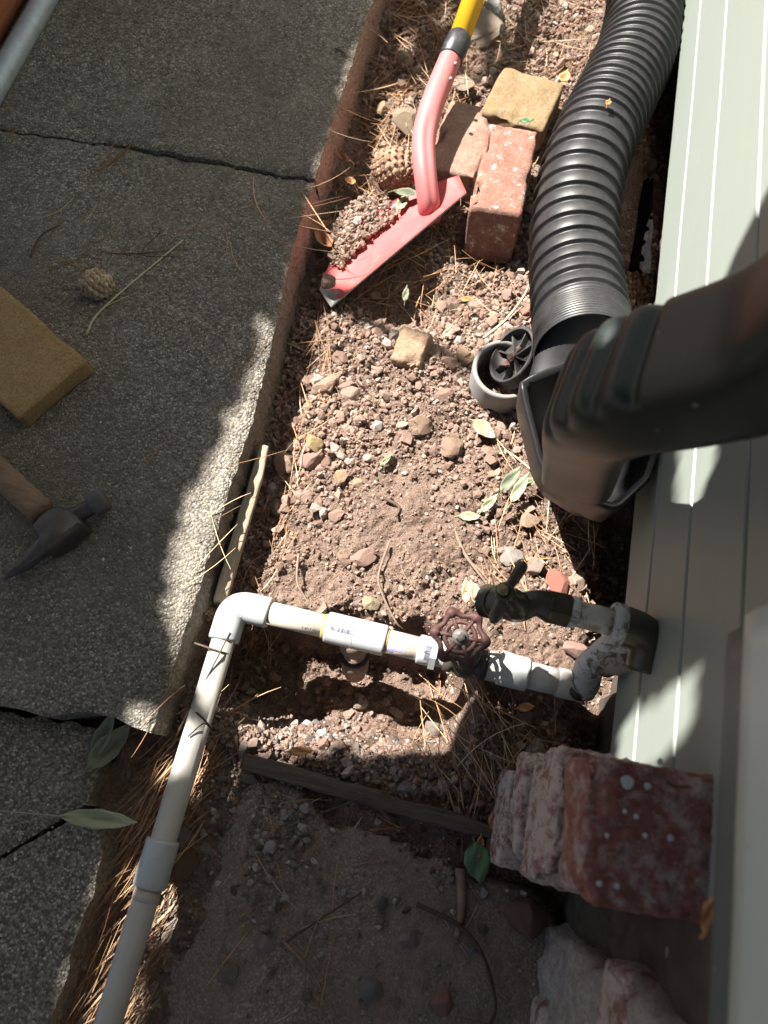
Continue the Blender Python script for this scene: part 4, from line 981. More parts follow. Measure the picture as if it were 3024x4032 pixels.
# ------------------------------------------------------------------ shovel
sh = thing('shovel', 'red shovel with chipped pink neck and yellow handle, dirt on its blade', 'shovel', tuple(P(1600, 900, 0.03)))
ne = [P(1302, 1208, .022), P(1560, 990, .050), P(1836, 757, .070)]; fe = [P(1258, 1142, .018), P(1440, 862, .014), P(1806, 690, .060)]
def quad(p, t): return (1-t)*(1-2*t)*p[0]+4*t*(1-t)*p[1]+t*(2*t-1)*p[2]
nu, nv = 30, 10; top = []; 
for i in range(nu+1):
    t_ = i/nu
    for j in range(nv+1):
        q = j/nv; p = quad(ne, t_)*(1-q)+quad(fe, t_)*q; p = p-np.array([0, 0, .010*math.sin(math.pi*q)*math.sin(math.pi*min(1, t_*1.02))])
        top.append(p)
top = np.array(top); nB = len(top); nrmv = np.array([0.25, 0.1, -0.96]); V = np.vstack([top, top+nrmv*0.0032]); F = []
w1 = nv+1
for i in range(nu):
    for j in range(nv):
        a = i*w1+j; F.append((a, a+1, a+w1+1, a+w1)); F.append((nB+a, nB+a+w1, nB+a+w1+1, nB+a+1))
bare = [f for f in F if max(f) < nB and sum(f)/4/w1 < 3.4+1.0*math.sin(sum(f)*.7)]
edgeF = []
rimv = [i*w1 for i in range(nu+1)]+[nu*w1+j for j in range(1, w1)]+[i*w1+nv for i in range(nu-1, -1, -1)]+[j for j in range(nv-1, 0, -1)]
for k in range(len(rimv)): a, b = rimv[k], rimv[(k+1) % len(rimv)]; edgeF.append((a, a+nB, b+nB, b))
o = obj('blade', V, F+edgeF, M_BLADE, sh); o.data.materials.append(M_BARE)
for k, pl in enumerate(o.data.polygons):
    f = pl.vertices
    if pl.index >= len(F) or min(f) >= nB: pl.material_index = 1
    else:
        i_ = sum(f)/4/w1
        if i_ < 2.6+1.2*vnoise(f[0]*.9, f[1]*.37): pl.material_index = 1
nk = [P(1692, 852, .026), P(1688, 800, .056), P(1674, 680, .080), P(1668, 560, .090), P(1690, 450, .096), P(1725, 350, .101), P(1757, 272, .105), P(1775, 228, .108)]
npth = spline(nk, 60); tn = np.linspace(0, 1, 60); nr = np.interp(tn, [0, .15, .5, .8, 1], [.0180, .0168, .0186, .0182, .0180])
def neckshape(i, a):
    g = 1-0.16*math.exp(-((math.remainder(a-NECK_A, 2*math.pi))/0.28)**2)*float(smooth(0.62, 0.45, np.array(tn[i])))
    return math.cos(a)*g, math.sin(a)*g
T, U, W = frames(npth); camv = nrm(np.array([0, 0, CAM_H])-npth[15]+np.array([0.45, 0, 0])); NECK_A = math.atan2(W[15].dot(camv), U[15].dot(camv))
V, F = sweep(npth, nr, 40, True, neckshape); neck = obj('neck', V, F, M_PINK, sh)
c0, c1 = npth[-1], P(1812, 145, .114); obj('collar', *lathe(c0-nrm(c1-c0)*.004, c1, [(0, .0190), (.001, .0199), (.030, .0198), (np.linalg.norm(c1-c0), .0194), (np.linalg.norm(c1-c0)+.003, .0178)], 36), M_COLLAR, sh)
hd_ = nrm(P(1862, 0, .124)-c1); obj('handle', *lathe(c1-hd_*.004, c1+hd_, [(0, .0174), (0.9, .0168)], 36), M_YEL, sh)
for q, (a_, b_) in enumerate([(1794, 248, ), (1775, 307)]):
    pc = P(a_, b_, .1215); obj('rivet', *lathe(pc-np.array([0, 0, .003]), pc+np.array([.1, -.2, 1.]), [(0, .003), (.0025, .003), (.0045, .0018), (.0048, .0002)], 14), M_BARE, sh)
# soil lying on the blade
n = 1500; uu = rng.beta(2.2, 2.4, n)*0.55+0.14; vv = rng.uniform(0.62, 1.35, n); pp = []
for a, b in zip(uu, vv):
    p = quad(ne, a)*(1-b)+quad(fe, a)*b; hump = 0.020*math.sin(math.pi*np.clip((a-0.08)/0.7, 0, 1))*smooth(0.58, 0.95, b); pp.append(p+np.array([0, 0, hump*rng.random()**.3]))
s_ = np.clip(0.0021*np.exp(rng.normal(0, .5, n)), .001, .0065)
Vv, Ff = cloud(SM+TY, np.array(pp), s_); o = link('soil_heap', np_mesh('soil_heap', Vv, Ff, M_CLOD)); tag(o, 'loose crumbly soil heaped on the red shovel blade', 'soil', None, 'stuff')

# ------------------------------------------------------------------ loose bricks
def lay_brick(name, c, lx, wy, tz, dirx, mat, label, tilt=(0, 0), seed=0, chip=.01, rnd=.005):
    dirx = nrm(dirx); V, F = rough_box((lx, wy, tz), (30, 16, 10), rnd, .0016 if rnd > .004 else .0005, 50, chip, seed)
    up = nrm(np.array([tilt[0], tilt[1], 1.0])); ax_ = nrm(dirx-up*np.dot(up, dirx)); ay = np.cross(up, ax_)
    Rm = np.stack([ax_, ay, up], 1); o = obj(name, V@Rm.T+c, F, mat, None, True, c); return tag(o, label, 'brick')
def brick_from_px(px4, z, tz): q = [P(*p, z) for p in px4]; c = sum(q)/4; return c
q = [P(1936, 483, .082), P(2113, 515, .082), P(2050, 878, .088), P(1849, 800, .088)]
lay_brick('loose_brick', sum(q)/4-np.array([0, 0, .052]), .178, .078, .104, (q[3]+q[2]-q[0]-q[1])/2, M_BRED, 'reddish brick with white flecks leaning end down beside the corrugated pipe', (0.0, 0.035), 3, .016)
q = [P(1985, 270, .06), P(2222, 337, .06), P(2140, 505, .06), P(1895, 410, .06)]
lay_brick('loose_brick', sum(q)/4-np.array([.0, .0, .024]), .108, .108, .046, q[1]-q[0], M_BBUFF, 'buff yellow half brick lying behind the red brick next to the pipe', (0, -.05), 4)
q = [P(1810, 375, .05), P(1945, 425, .05), P(1900, 640, .05), P(1720, 600, .05)]
lay_brick('loose_brick', sum(q)/4-np.array([.006, .02, .026]), .16, .085, .052, q[3]-q[0], M_BRED2, 'soil dusted brick partly under the pink shovel neck', (0, 0.03), 5, .016)
zt = SLAB_Z+.030; q = [P(342, 1419, zt), P(68, 1647, zt)]; e1 = q[1]-q[0]; wd = np.linalg.norm(e1); e2 = nrm(np.array([e1[1], -e1[0], 0])); e2 = -e2 if e2[0] > 0 else e2
lay_brick('loose_brick', (q[0]+q[1])/2+e2*.10+np.array([0, 0, -.0145]), .20, wd, .029, e2, M_BLOCK, 'flat yellow brown block lying on the shaded walkway above the hammer', (0, 0), 7, .003, .0016)

c_ = P(1622, 1385, .022); V, F = rough_box((.044, .056, .036), (14, 16, 10), .005, .003, 55, .016, 12); Rm = rotmat(np.array([.98, -.2, .1]), np.array([.2, .95, .2]))
o = obj('brick_fragment', V@Rm.T+c_, F, M_CHUNK, None, True, c_); tag(o, 'large blocky tan brick fragment above the middle of the dirt bed', 'brick fragment')
# ------------------------------------------------------------------ hammer
hm = thing('claw_hammer', 'old claw hammer with wooden handle lying on the shaded walkway', 'hammer', tuple(P(200, 2080, SLAB_Z)))
hz = SLAB_Z+0.018
def ext(outline, z0, z1, bevel=.003):
    """extrude a planar outline given as px points at height z1, rounded rim"""
    top = np.array([P(a, b, z1) for a, b in outline]); c = top.mean(0); bot = top.copy(); bot[:, 2] = z0; n = len(top)
    r1 = top+(c-top)*0; r1[:, 2] = z1-bevel; r0 = top.copy()
    for i in range(n):
        tn_ = nrm(top[(i+1) % n]-top[i-1]); nn_ = np.array([-tn_[1], tn_[0], 0]); nn_ = nn_ if nn_.dot(c-top[i]) > 0 else -nn_
        r0[i] = top[i]+nn_*bevel
    V, F = loft([bot, r1, r0]); F.append(tuple(range(2*n, 3*n))); return V, F
def dens(o_, k=5):
    o_ = [np.array(a, float) for a in o_]; out = []
    for i in range(len(o_)):
        a, b, c_, d = o_[i-1], o_[i], o_[(i+1) % len(o_)], o_[(i+2) % len(o_)]
        for t_ in np.linspace(0, 1, k, endpoint=False): out.append(tuple(0.5*((2*b)+(c_-a)*t_+(2*a-5*b+4*c_-d)*t_*t_+(3*b-a-3*c_+d)*t_**3)))
    return out
cheek = [(122, 2072), (160, 2020), (215, 1990), (268, 2000), (300, 2020), (318, 2055), (305, 2075), (240, 2130), (175, 2165), (150, 2150), (145, 2110)]
hdz = hz+.016
head = obj('head', *ext(dens(cheek), SLAB_Z+.002, hdz, .004), M_HEAD, hm)
for q_, off in enumerate((0.0, 0.0125)):
    pa = spline([P(205, 2118, hdz-.008-off), P(150, 2165, hdz-.008-off), P(95, 2215, hdz-.010-off), P(22, 2262, hdz-.012-off)], 18)
    rr_ = np.interp(np.linspace(0, 1, 18), [0, .5, 1], [.0125, .0075, .0014])
    obj('claw', *sweep(pa+np.array([.0, -.006*q_, 0]), rr_, 14, True, lambda i, a: (math.cos(a)*1.1, math.sin(a)*.62)), M_HEAD, head)
fa = P(285, 2040, hdz-.013); fb = P(395, 1972, hdz-.011); fd = nrm(fb-fa); fL = np.linalg.norm(fb-fa)
obj('neck', *lathe(fa, fb, [(0, .013), (fL*.35, .0105), (fL*.62, .0105), (fL*.7, .013)], 24), M_HEAD, head)
obj('face', *lathe(fa+fd*fL*.68, fb, [(0, .0125), (.002, .0148), (.017, .0152), (.0195, .0138)], 28), M_STEEL, head)
ha_, hb_ = P(165, 2018, hz+.004), P(-330, 1560, hz+.004); hl = spline([ha_, ha_+(hb_-ha_)*.5, hb_], 24)
obj('handle', *sweep(hl, np.linspace(.0155, .0165, 24), 22, True, lambda i, a: (math.cos(a)*1.06, math.sin(a)*.85)), M_HANDLE, hm)

# ------------------------------------------------------------------ conduit and redwood board at the far left
cdt = thing('metal_conduit', 'blue grey metal conduit lying along the far edge of the walkway', 'conduit', (-0.834, 1.0, SLAB_Z))
obj('conduit_tube', *sweep(spline([(-0.834, 0.3, SLAB_Z+.018), (-0.834, 0.9, SLAB_Z+.018), (-0.836, 1.3, SLAB_Z+.018), (-0.836, 2.1, SLAB_Z+.018)], 30), .0175, 28), M_GALV, cdt)
rb = thing('redwood_planter', 'reddish brown wooden planter side behind the metal conduit', 'planter', (-1.0, 1.3, SLAB_Z))
V, F = rough_box((0.03, 1.1, 0.16), (3, 40, 8), .004, .0008, 20, 0, 8); obj('plank', V+np.array([-0.885, 0.925+.55, SLAB_Z+.09]), F, M_REDWOOD, rb)
V, F = rough_box((0.5, 0.03, 0.16), (20, 3, 8), .004, .0008, 20, 0, 9); obj('plank', V+np.array([-1.152, 0.945, SLAB_Z+.09]), F, M_REDWOOD, rb)

# ------------------------------------------------------------------ timber in the soil
def board(name, a, b, wd, th, mat, label, tilt=0.0, seed=0):
    a = np.array(a); b = np.array(b); d = nrm(b-a); L = np.linalg.norm(b-a); sd = nrm(np.cross([0, 0, 1.], d)); sd = nrm(sd+np.array([0, 0, tilt])); up = np.cross(d, sd)
    V, F = rough_box((L, wd, th), (60, 8, 5), .003, .0009, 60, .004, seed); V[:, 1] *= 1-.35*smooth(L*.30, L*.5, V[:, 0])
    Rm = np.stack([d, sd, up], 1); c = (a+b)/2; o = obj(name, V@Rm.T+c, F, mat, None, True, c); return tag(o, label, 'board')
wk = board('wooden_stake', P(862, 2385, .012), P(1040, 1775, .022), .018, .05, M_STAKE, 'weathered grey wooden stake set along the walkway edge', .25, 1)
board('wooden_board', P(955, 2995, .004), P(1965, 3285, .004), .020, .022, M_EDGE, 'dark rotten board crossing the ground above the concrete pad', 0, 2)
lath = board('wood_chip', P(2072, 2203, .012), P(2180, 2202, .012), .0065, .004, M_LORANGE, 'small orange wood sliver on the dirt beside the tap handle', 0, 3)

# black ground fabric against the wall foot
V = []; F = []; nu, nv = 18, 14
fc = [P(2475, 1070, .0), P(2560, 1085, .012), P(2575, 700, .012), P(2530, 720, .004)]
for i in range(nu+1):
    for j in range(nv+1):
        a, b = i/nu, j/nv; p = (fc[0]*(1-b)+fc[1]*b)*(1-a)+(fc[3]*(1-b)+fc[2]*b)*a
        V.append(p+np.array([0, 0, .005*float(fbm(a*2, b*2, 1.5, 2, 6))+.004*math.sin(b*3.1)]))
for i in range(nu):
    for j in range(nv): k = i*(nv+1)+j; F.append((k, k+1, k+nv+2, k+nv+1))
o = obj('ground_fabric', V, F, M_FABRIC, None, True, fc[0]); tag(o, 'crumpled black ground fabric between corrugated pipe and wall', 'fabric')
md = o.modifiers.new('t', 'SOLIDIFY'); md.thickness = .001

# ------------------------------------------------------------------ pine cones
def cone(name, c, axis, L, r, rows, per, mat, label, sc_=1.0, op=0.35):
    c = np.array(c); axis = nrm(axis); t = thing(name, label, 'pine cone', tuple(c-np.array([0, 0, r])))
    u = nrm(np.cross(axis, [0.3, 0.2, 1.])); v = np.cross(axis, u); k = 0; total = rows*per; parts = []
    base = ico(2, .25, 5, 0, 1.0)
    core = lathe(c-axis*L*.48, c+axis, [(0, r*.2), (L*.15, r*.55), (L*.45, r*.72), (L*.75, r*.5), (L*.94, r*.12)], 16); obj('core', *core, mat, t)
    me = None
    for i in range(total):
        f = (i+.5)/total; z_ = -L/2+L*f; rad = r*(math.sin(math.pi*min(1, .12+f*.86))**.6); a = i*2.39996
        d = math.cos(a)*u+math.sin(a)*v; p = c+axis*z_+d*rad*.86; s_ = sc_*r*.30*(.65+.6*math.sin(math.pi*f))
        dd = nrm(d*(1-op*.3)+axis*op)
        Rm = rotmat(np.cross(dd, axis), axis); W_ = base[0]*np.array([1.0, .62, .8])*s_ @ np.eye(3)
        V = W_[:, :1]*Rm[:, 0]+W_[:, 1:2]*Rm[:, 1]+W_[:, 2:]*Rm[:, 2]
        tip = ico(1, .1, 3, 0, 1.0)
        V2 = p+V; parts.append((V2, [tuple(q) for q in base[1]]))
        tp = p+dd*s_*.72; parts.append((tp+tip[0]*s_*.26, [tuple(q) for q in tip[1]]))
    o = obj('scales', *join(*parts), mat, t); o['kind'] = 'stuff'
    return t
cone('pine_cone', P(1560, 668, .045), P(1640, 690, .05)-P(1500, 650, .04), .072, .029, 12, 10, M_CONE, 'whole brown pine cone tucked behind the pink shovel neck')
cone('pine_cone', P(385, 1120, SLAB_Z+.014), P(450, 1120, 0)-P(350, 1130, 0), .042, .019, 9, 8, M_CONE2, 'pale chewed pine cone on the walkway tangled in needles')
cone('pine_cone', P(825, 2418, .02), P(830, 2400, 0)-P(815, 2450, 0), .018, .0085, 7, 7, M_CONE, 'tiny brown cone wedged between walkway and white elbow')

# ------------------------------------------------------------------ pine needles, stems, leaves
def needle_geo(n, L=1.0, r=0.008, bend=0.1, seg=6, twig=False):
    t = np.linspace(0, 1, seg+1); out = []
    return t
def needles_np(pos, ang, L, rad, bend, lift):
    """many needles as one mesh: 3-sided, 5 segments"""
    n = len(pos); sg = 5; t = np.linspace(-.5, .5, sg+1)
    d = np.stack([np.cos(ang), np.sin(ang)], 1); pn = np.stack([-d[:, 1], d[:, 0]], 1); V = np.zeros((n, sg+1, 3, 3))
    for i, q in enumerate(t):
        off = bend*(q*q*4-.33); c = pos[:, :2]+d*(L*q)[:, None]+pn*(off*L*.5)[:, None]; z = pos[:, 2]+lift*q*L
        rr_ = rad*(1-.55*(abs(q)*2)**3)
        for k in range(3):
            a = 2*math.pi*k/3; V[:, i, k, :2] = c+pn*(np.cos(a)*rr_)[:, None] if hasattr(rr_, '__len__') else c+pn*math.cos(a)*rr_
            V[:, i, k, 2] = z+np.sin(a)*rr_
    F = []
    for i in range(sg):
        for k in range(3): F.append((i*3+k, i*3+(k+1) % 3, (i+1)*3+(k+1) % 3, (i+1)*3+k))
    F = np.array(F); nvp = (sg+1)*3
    return V.reshape(-1, 3), (F[None]+(np.arange(n)*nvp)[:, None, None]).reshape(-1, 4)
def surf(x, y):
    """height a dropped needle comes to rest on"""
    x = np.asarray(x, float); y = np.asarray(y, float); h = hgt(x, y)
    h = np.where((y < line(x)) & (x > -.15), .002, h)
    h = np.where((x < edge_x(y)-.002) & (y > 0.0), SLAB_Z+.003, h)
    h = np.where((x < -.30) & (y < -.1), .041, h); h = np.where((x < -.345) & (y <= 0) & (y >= -.1), .036, h)
    return h
ZONES = [  # x0,x1,y0,y1,n,L,main angle,spread,stack,label,group,singles
    (-0.285, -0.215, -0.40, 0.0, 480, .070, 1.25, .22, .014, 'dry orange pine needle in the heap between walkway and long white pipe', 'needles heaped beside the long pipe', 70),
    (-0.268, -0.19, 0.0, 0.72, 210, .065, 1.45, .5, .008, 'brown pine needle in the shaded strip along the walkway edge', 'needles along the walkway edge', 35),
    (-0.28, -0.10, 0.68, 1.5, 800, .085, .9, 1.2, .014, 'dry pine needle in the litter around the shovel and walkway edge', 'needles around the shovel', 55),
    (-0.08, 0.20, 1.1, 1.6, 300, .08, .7, 1.3, .012, 'dry pine needle in the far litter beyond the buff brick', 'needles beyond the bricks', 25),
    (0.05, 0.20, 0.24, 0.62, 170, .07, 2.2, .5, .008, 'pale pine needle on the sunny dirt near the black adapter', 'needles near the adapter', 30),
    (0.02, 0.19, 0.0, 0.14, 130, .075, 2.1, .5, .016, 'brown pine needle in the shaded tuft between valve pipe and brick pier', 'needles under the old coupling', 30),
    (-0.16, 0.17, -0.40, -0.02, 90, .06, 1.0, 1.6, .002, 'thin needle lying on the foreground concrete pad', 'needles on the pad', 20),
    (-0.10, 0.05, 0.66, 1.0, 130, .06, 1.0, 1.0, .02, 'straw coloured needle between the shovel blade and the leaning brick', 'needles by the leaning brick', 15),
]
bigV = []; bigF = []; o_ = 0; single = []
for (x0, x1, y0, y1, n, L, a0, sp_, st, lab, grp, ns) in ZONES:
    x = rng.uniform(x0, x1, n); y = rng.uniform(y0, y1, n); a = a0+rng.normal(0, sp_, n); Ls = L*rng.uniform(.55, 1.35, n)
    z = np.maximum(surf(x, y), np.maximum(surf(x+np.cos(a)*Ls*.35, y+np.sin(a)*Ls*.35), surf(x-np.cos(a)*Ls*.35, y-np.sin(a)*Ls*.35))-.006)+.0015+st*rng.random(n)**1.5
    bend = rng.normal(0, .07, n); lift = rng.normal(0, .10, n)
    for k in range(ns): single.append((x[k], y[k], z[k]+.001, a[k], Ls[k], bend[k], lift[k], lab, grp))
    v, f = needles_np(np.stack([x, y, z], 1)[ns:], a[ns:], Ls[ns:], np.full(n-ns, .00055), bend[ns:], lift[ns:])
    bigV.append(v); bigF.append(f+o_); o_ += len(v)
o = link('needle_litter', np_mesh('needle_litter', np.vstack(bigV), np.vstack(bigF), M_NEED)); tag(o, 'loose dry pine needle litter over soil and gravel', 'needle litter', None, 'stuff')
NM = []
for k in range(8):
    v, f = needles_np(np.zeros((1, 3)), np.zeros(1), np.ones(1), np.array([.0095]), np.array([(-.35, -.2, -.1, 0, .08, .18, .3, .45)[k]]), np.zeros(1))
    NM.append(np_mesh('pine_needle', v, f, M_NEED1))
def needle(x, y, z, a, L, bend, lift, lab, grp, thick=1.0):
    o = bpy.data.objects.new('pine_needle', NM[int(np.clip((bend+.4)/.8*7.99, 0, 7))]); COL.objects.link(o)
    o.location = (x, y, z); o.rotation_euler = (0, -math.atan(lift), a); o.scale = (L, L, L if False else .075*thick); o.scale = (L, min(L, .075*thick*1.0) if False else L, L)
    return tag(o, lab, 'pine needle', grp)
for q in single: needle(*q)
# needles lying on the walkway, from the photo
def px_needle(a, b, z, bend=.1, lab='thin dry pine needle lying on the shaded walkway', grp='needles on the walkway'):
    p, q = P(*a, z+.002), P(*b, z+.002); d = q-p; c = (p+q)/2; needle(c[0], c[1], c[2], math.atan2(d[1], d[0]), np.linalg.norm(d), bend, 0, lab, grp)
for a, b, bd in [((358, 700), (478, 520), .05), ((365, 695), (545, 545), .12), ((375, 690), (530, 560), -.1), ((265, 535), (350, 480), .1), ((0, 545), (80, 472), .05), ((10, 540), (165, 455), .1), ((875, 705), (945, 640), .1), ((880, 700), (930, 650), -.1),
                 ((110, 880), (300, 790), .3), ((200, 810), (245, 735), .1), ((310, 895), (390, 800), .15), ((350, 970), (480, 880), .2), ((480, 1030), (515, 850), .3), ((650, 950), (840, 880), -.35), ((835, 725), (880, 880), .3), ((880, 890), (955, 770), .2), ((905, 920), (1010, 770), .25),
                 ((880, 880), (900, 990), -.2), ((900, 960), (950, 1075), .2), ((985, 700), (1040, 880), .2), ((1040, 880), (1135, 965), .1), ((970, 690), (1000, 760), .1), ((925, 1490), (1015, 1330), .1), ((940, 1480), (1060, 1330), .1), ((560, 1850), (650, 1720), .1), ((450, 2430), (620, 2320), .05), ((150, 1080), (330, 1010), .2), ((180, 1110), (360, 1080), -.2), ((200, 1060), (380, 990), .2), ((230, 1150), (400, 1000), .1), ((220, 1010), (400, 1090), .1), ((180, 1130), (350, 1140), .2), ((250, 1300), (330, 1150), -.2),
                 ((400, 1000), (700, 985), .1), ((120, 1000), (230, 890), .4), ((0, 940), (110, 930), .1), ((700, 1110), (780, 1060), .2), ((70, 300), (250, 130), .2), ((80, 310), (230, 120), .1), ((90, 290), (210, 180), .15), ((40, 380), (120, 290), .1), ((100, 250), (190, 170), .2), ((0, 460), (130, 320), .1), ((870, 230), (930, 170), .1), ((750, 105), (830, 90), .1), ((30, 2950), (45, 3050), .1)]:
    px_needle(a, b, SLAB_Z if a[1] < 2900 else .04, bd)
for a, b in [((120, 1480), (250, 1040)), ((140, 1450), (240, 1100))][:0]: px_needle(a, b, SLAB_Z)
st_ = thing('straw_stem', 'long pale straw stem lying on the walkway below the chewed cone', 'stem', tuple(P(500, 1150, SLAB_Z)))
obj('stem', *sweep(spline([P(338, 1318, SLAB_Z+.005), P(410, 1210, SLAB_Z+.006), P(720, 945, SLAB_Z+.005)], 20), np.linspace(.0015, .0008, 20), 8), M_STRAW, st_)
obj('side_shoot', *sweep(spline([P(412, 1208, SLAB_Z+.005), P(450, 1190, SLAB_Z+.005), P(505, 1165, SLAB_Z+.004)], 8), np.linspace(.0008, .0004, 8), 6), M_STRAW, st_)
def stick(name, pts, r, mat, label, cat='twig', n=30):
    pp = [P(a, b, z) for a, b, z in pts]; o = obj(name, *sweep(spline(pp, n), np.linspace(r, r*.6, n), 8), mat, None, True, pp[0]); return tag(o, label, cat)
stick('twig', [(1320, 190, .083), (1350, 205, .084), (1395, 232, .083)], .0016, M_TWIGD, 'short dark twig at the walkway edge near the top')
stick('twig', [(640, 905, .08), (560, 1000, .081), (700, 1010, .081)], .0009, M_TWIGD, 'thin dark curved twig above the chewed cone')
stick('twig', [(120, 1010, .079), (160, 930, .082), (235, 885, .08)], .0016, M_TWIGD, 'dark bent twig left of the chewed cone')
stick('root', [(1530, 2140, .022), (1490, 2270, .022), (1510, 2350, .02), (1560, 2450, .012), (1590, 2480, .0)], .0018, M_TWIG, 'thin brown root hanging over the pit behind the tee', 'root')
stick('root', [(1175, 2180, .012), (1170, 2290, .012), (1200, 2350, .008), (1230, 2400, .004)], .0018, M_TWIG, 'pale root on the soil above the tan pipe section', 'root')
stick('root', [(1790, 2090, .018), (1830, 2180, .018), (1880, 2250, .02), (1940, 2330, .016)], .0026, M_TWIG, 'thick grey root on the soil left of the tap handle', 'root')
stick('root', [(1510, 1960, .03), (1570, 1995, .03), (1560, 2035, .03)], .0026, M_TWIGD, 'short dark curl of root in the smooth soil patch', 'root')
stick('twig', [(1905, 1330, .03), (1990, 1260, .04), (2060, 1170, .05), (2088, 1110, .06)], .0022, M_STRAW, 'pale bare twig between the grey ring and corrugated pipe')
stick('stick', [(1812, 3420, .008), (1818, 3560, .009), (1800, 3690, .008)], .0062, M_TWIG, 'thick short brown stick standing by the green leaf', 'stick')
stick('twig', [(1640, 3560, .012), (1800, 3640, .014), (1900, 3760, .012), (1950, 3950, .01), (1930, 4032, .01)], .0028, M_TWIGD, 'long dark curved root in front of the masonry', 'root')
stick('twig', [(1110, 3720, .006), (1230, 3640, .006), (1430, 3510, .006)], .0014, M_TWIGD, 'thin dark twig slanting over the middle of the pad')
stick('twig', [(1110, 3700, .006), (1220, 3820, .006), (1320, 3990, .006)], .0020, M_TWIG, 'brown twig running to the bottom of the pad')
stick('twig', [(1260, 3200, .01), (1330, 3180, .016), (1420, 3140, .02)], .0014, M_TWIGD, 'thin twig crossing the rotten board')
stick('twig', [(1600, 2150, .02), (1580, 2230, .02), (1640, 2340, .018)], .0011, M_TWIG, 'fine root thread on the soil above the valve')
stick('twig', [(740, 2900, .062), (800, 2850, .064), (830, 2870, .062)], .0010, M_TWIGD, 'tiny dark twig lying on the long white pipe')
stick('twig', [(745, 2780, .05), (800, 2830, .063), (830, 2870, .050), (850, 2930, .03)], .0014, M_TWIGD, 'brown needle curved over the long white pipe')
stick('twig', [(760, 2530, .055), (850, 2560, .062), (900, 2575, .055)], .0014, M_TWIGD, 'dark needle lying across the pipe just below the elbow')
stick('twig', [(690, 2900, .04), (840, 2620, .062), (905, 2490, .062)], .0013, M_TWIGD, 'long dark needle leaning along the white pipe')

def leaf(px, py, z, L, w_, ang, mat, label, curl=.25, fold=.3, tilt=(0, 0), name='leaf', stem=.15):
    c = P(px, py, z); n, m = 14, 8; V = []; F = []
    for i in range(n+1):
        t_ = i/n; hw_ = w_*.5*math.sin(math.pi*t_**.85)**.8*(1 if t_ < .97 else .3)
        for j in range(m+1):
            s_ = j/m*2-1; x_ = (t_-.5)*L; y_ = s_*hw_*(1+.06*math.sin(23*t_+3*s_))
            z_ = curl*L*((t_-.5)**2)*1.6+fold*abs(y_)*(1-.3*t_)+.0012*math.sin(9*t_+4*s_)
            V.append((x_, y_, z_))
    for i in range(n):
        for j in range(m): k = i*(m+1)+j; F.append((k, k+1, k+m+2, k+m+1))
    V = np.array(V); ca_, sa_ = math.cos(ang), math.sin(ang); x_, y_, z_ = V.T
    Wd = np.stack([x_*ca_-y_*sa_, x_*sa_+y_*ca_, z_+tilt[0]*x_+tilt[1]*y_], 1)
    o = bpy.data.objects.new(name, bpy.data.meshes.new(name)); o.data.from_pydata([tuple(v) for v in Wd], [], F); o.data.update(); o.data.materials.append(mat)
    o.data.polygons.foreach_set('use_smooth', [True]*len(F)); COL.objects.link(o); o.location = tuple(c); tag(o, label, 'leaf')
    md = o.modifiers.new('thickness', 'SOLIDIFY'); md.thickness = .0005
    st = [np.array([-L*.5-L*stem*q, 0, curl*L*.4-.002*q*2]) for q in (1, .5, 0)]+[np.array([x__*L, 0, curl*L*x__*x__*1.6+.0004]) for x__ in (-.25, 0, .25, .46)]
    st = [np.array([p[0]*ca_, p[0]*sa_, p[2]+tilt[0]*p[0]]) for p in st]
    vv_, ff_ = sweep(st, [.0007, .0007, .0007, .0006, .0005, .0004, .0002], 6); me = bpy.data.meshes.new('midrib'); me.from_pydata([tuple(v) for v in vv_], [], ff_); me.materials.append(mat)
    r_ = bpy.data.objects.new('midrib', me); COL.objects.link(r_); r_.parent = o; return o
leaf(1880, 3395, .014, .042, .030, R_(-70), M_LGREEN, 'fresh green oval leaf on the pad left of the brick pier', .1, .12)
leaf(440, 2940, .045, .065, .026, R_(62), M_LDULL, 'dull green curled leaf upright in the gap between walkway pieces', .35, .7, (0, .3))
leaf(415, 2895, .050, .055, .02, R_(80), M_LDULL, 'narrow grey green leaf leaning against the curled leaf by the walkway corner', .3, .9, (.2, .0))
leaf(400, 3225, .055, .085, .020, R_(8), M_LPALE, 'pale dry olive leaf lying across the lower walkway and needles', .25, .5, stem=1.1)
leaf(2045, 1925, .035, 0.044000000000000004, 0.015, R_(70), M_LPALE, 'pale green upright leaf in the clump below the adapter', .3, .5, (.3, 0))
leaf(2010, 1890, .03, 0.048, 0.0165, R_(65), M_LDULL, 'darker green leaf at the back of the clump below the adapter', .2, .5)
leaf(2085, 1900, .03, 0.032, 0.0105, R_(40), M_LPALE, 'small green leaf at right of the clump below the adapter', .2, .5)
leaf(1925, 1985, .025, 0.036, 0.012, R_(60), M_LPALE, 'pale folded leaf left of the leaf clump below the adapter', .3, .7)
leaf(1850, 2035, .02, .03, .013, R_(10), M_LPALE, 'small pale leaf flat on the soil left of the folded leaf', .2, .4)
leaf(1870, 2335, .02, .035, .016, R_(120), M_LPALE, 'light green leaf on the soil left of the tap outlet', .2, .4)
leaf(1835, 2325, .02, .034, .012, R_(100), M_LYEL, 'yellowing leaf beside the light green leaf near the tap', .2, .4)
leaf(1185, 2958, .016, .030, .011, R_(15), M_LORANGE, 'orange tan dry leaf in the shade above the rotten board', .3, .4)
leaf(1942, 3235, .015, .020, .012, R_(110), M_LORANGE, 'orange leaf scrap at the right end of the rotten board', .3, .4)
leaf(1890, 3330, .012, .026, .010, R_(95), M_LBROWN, 'brown leaf scrap just above the fresh green leaf', .3, .4)
leaf(2070, 2785, .03, .022, .010, R_(20), M_LORANGE, 'small orange leaf below the grey coupling', .3, .4)
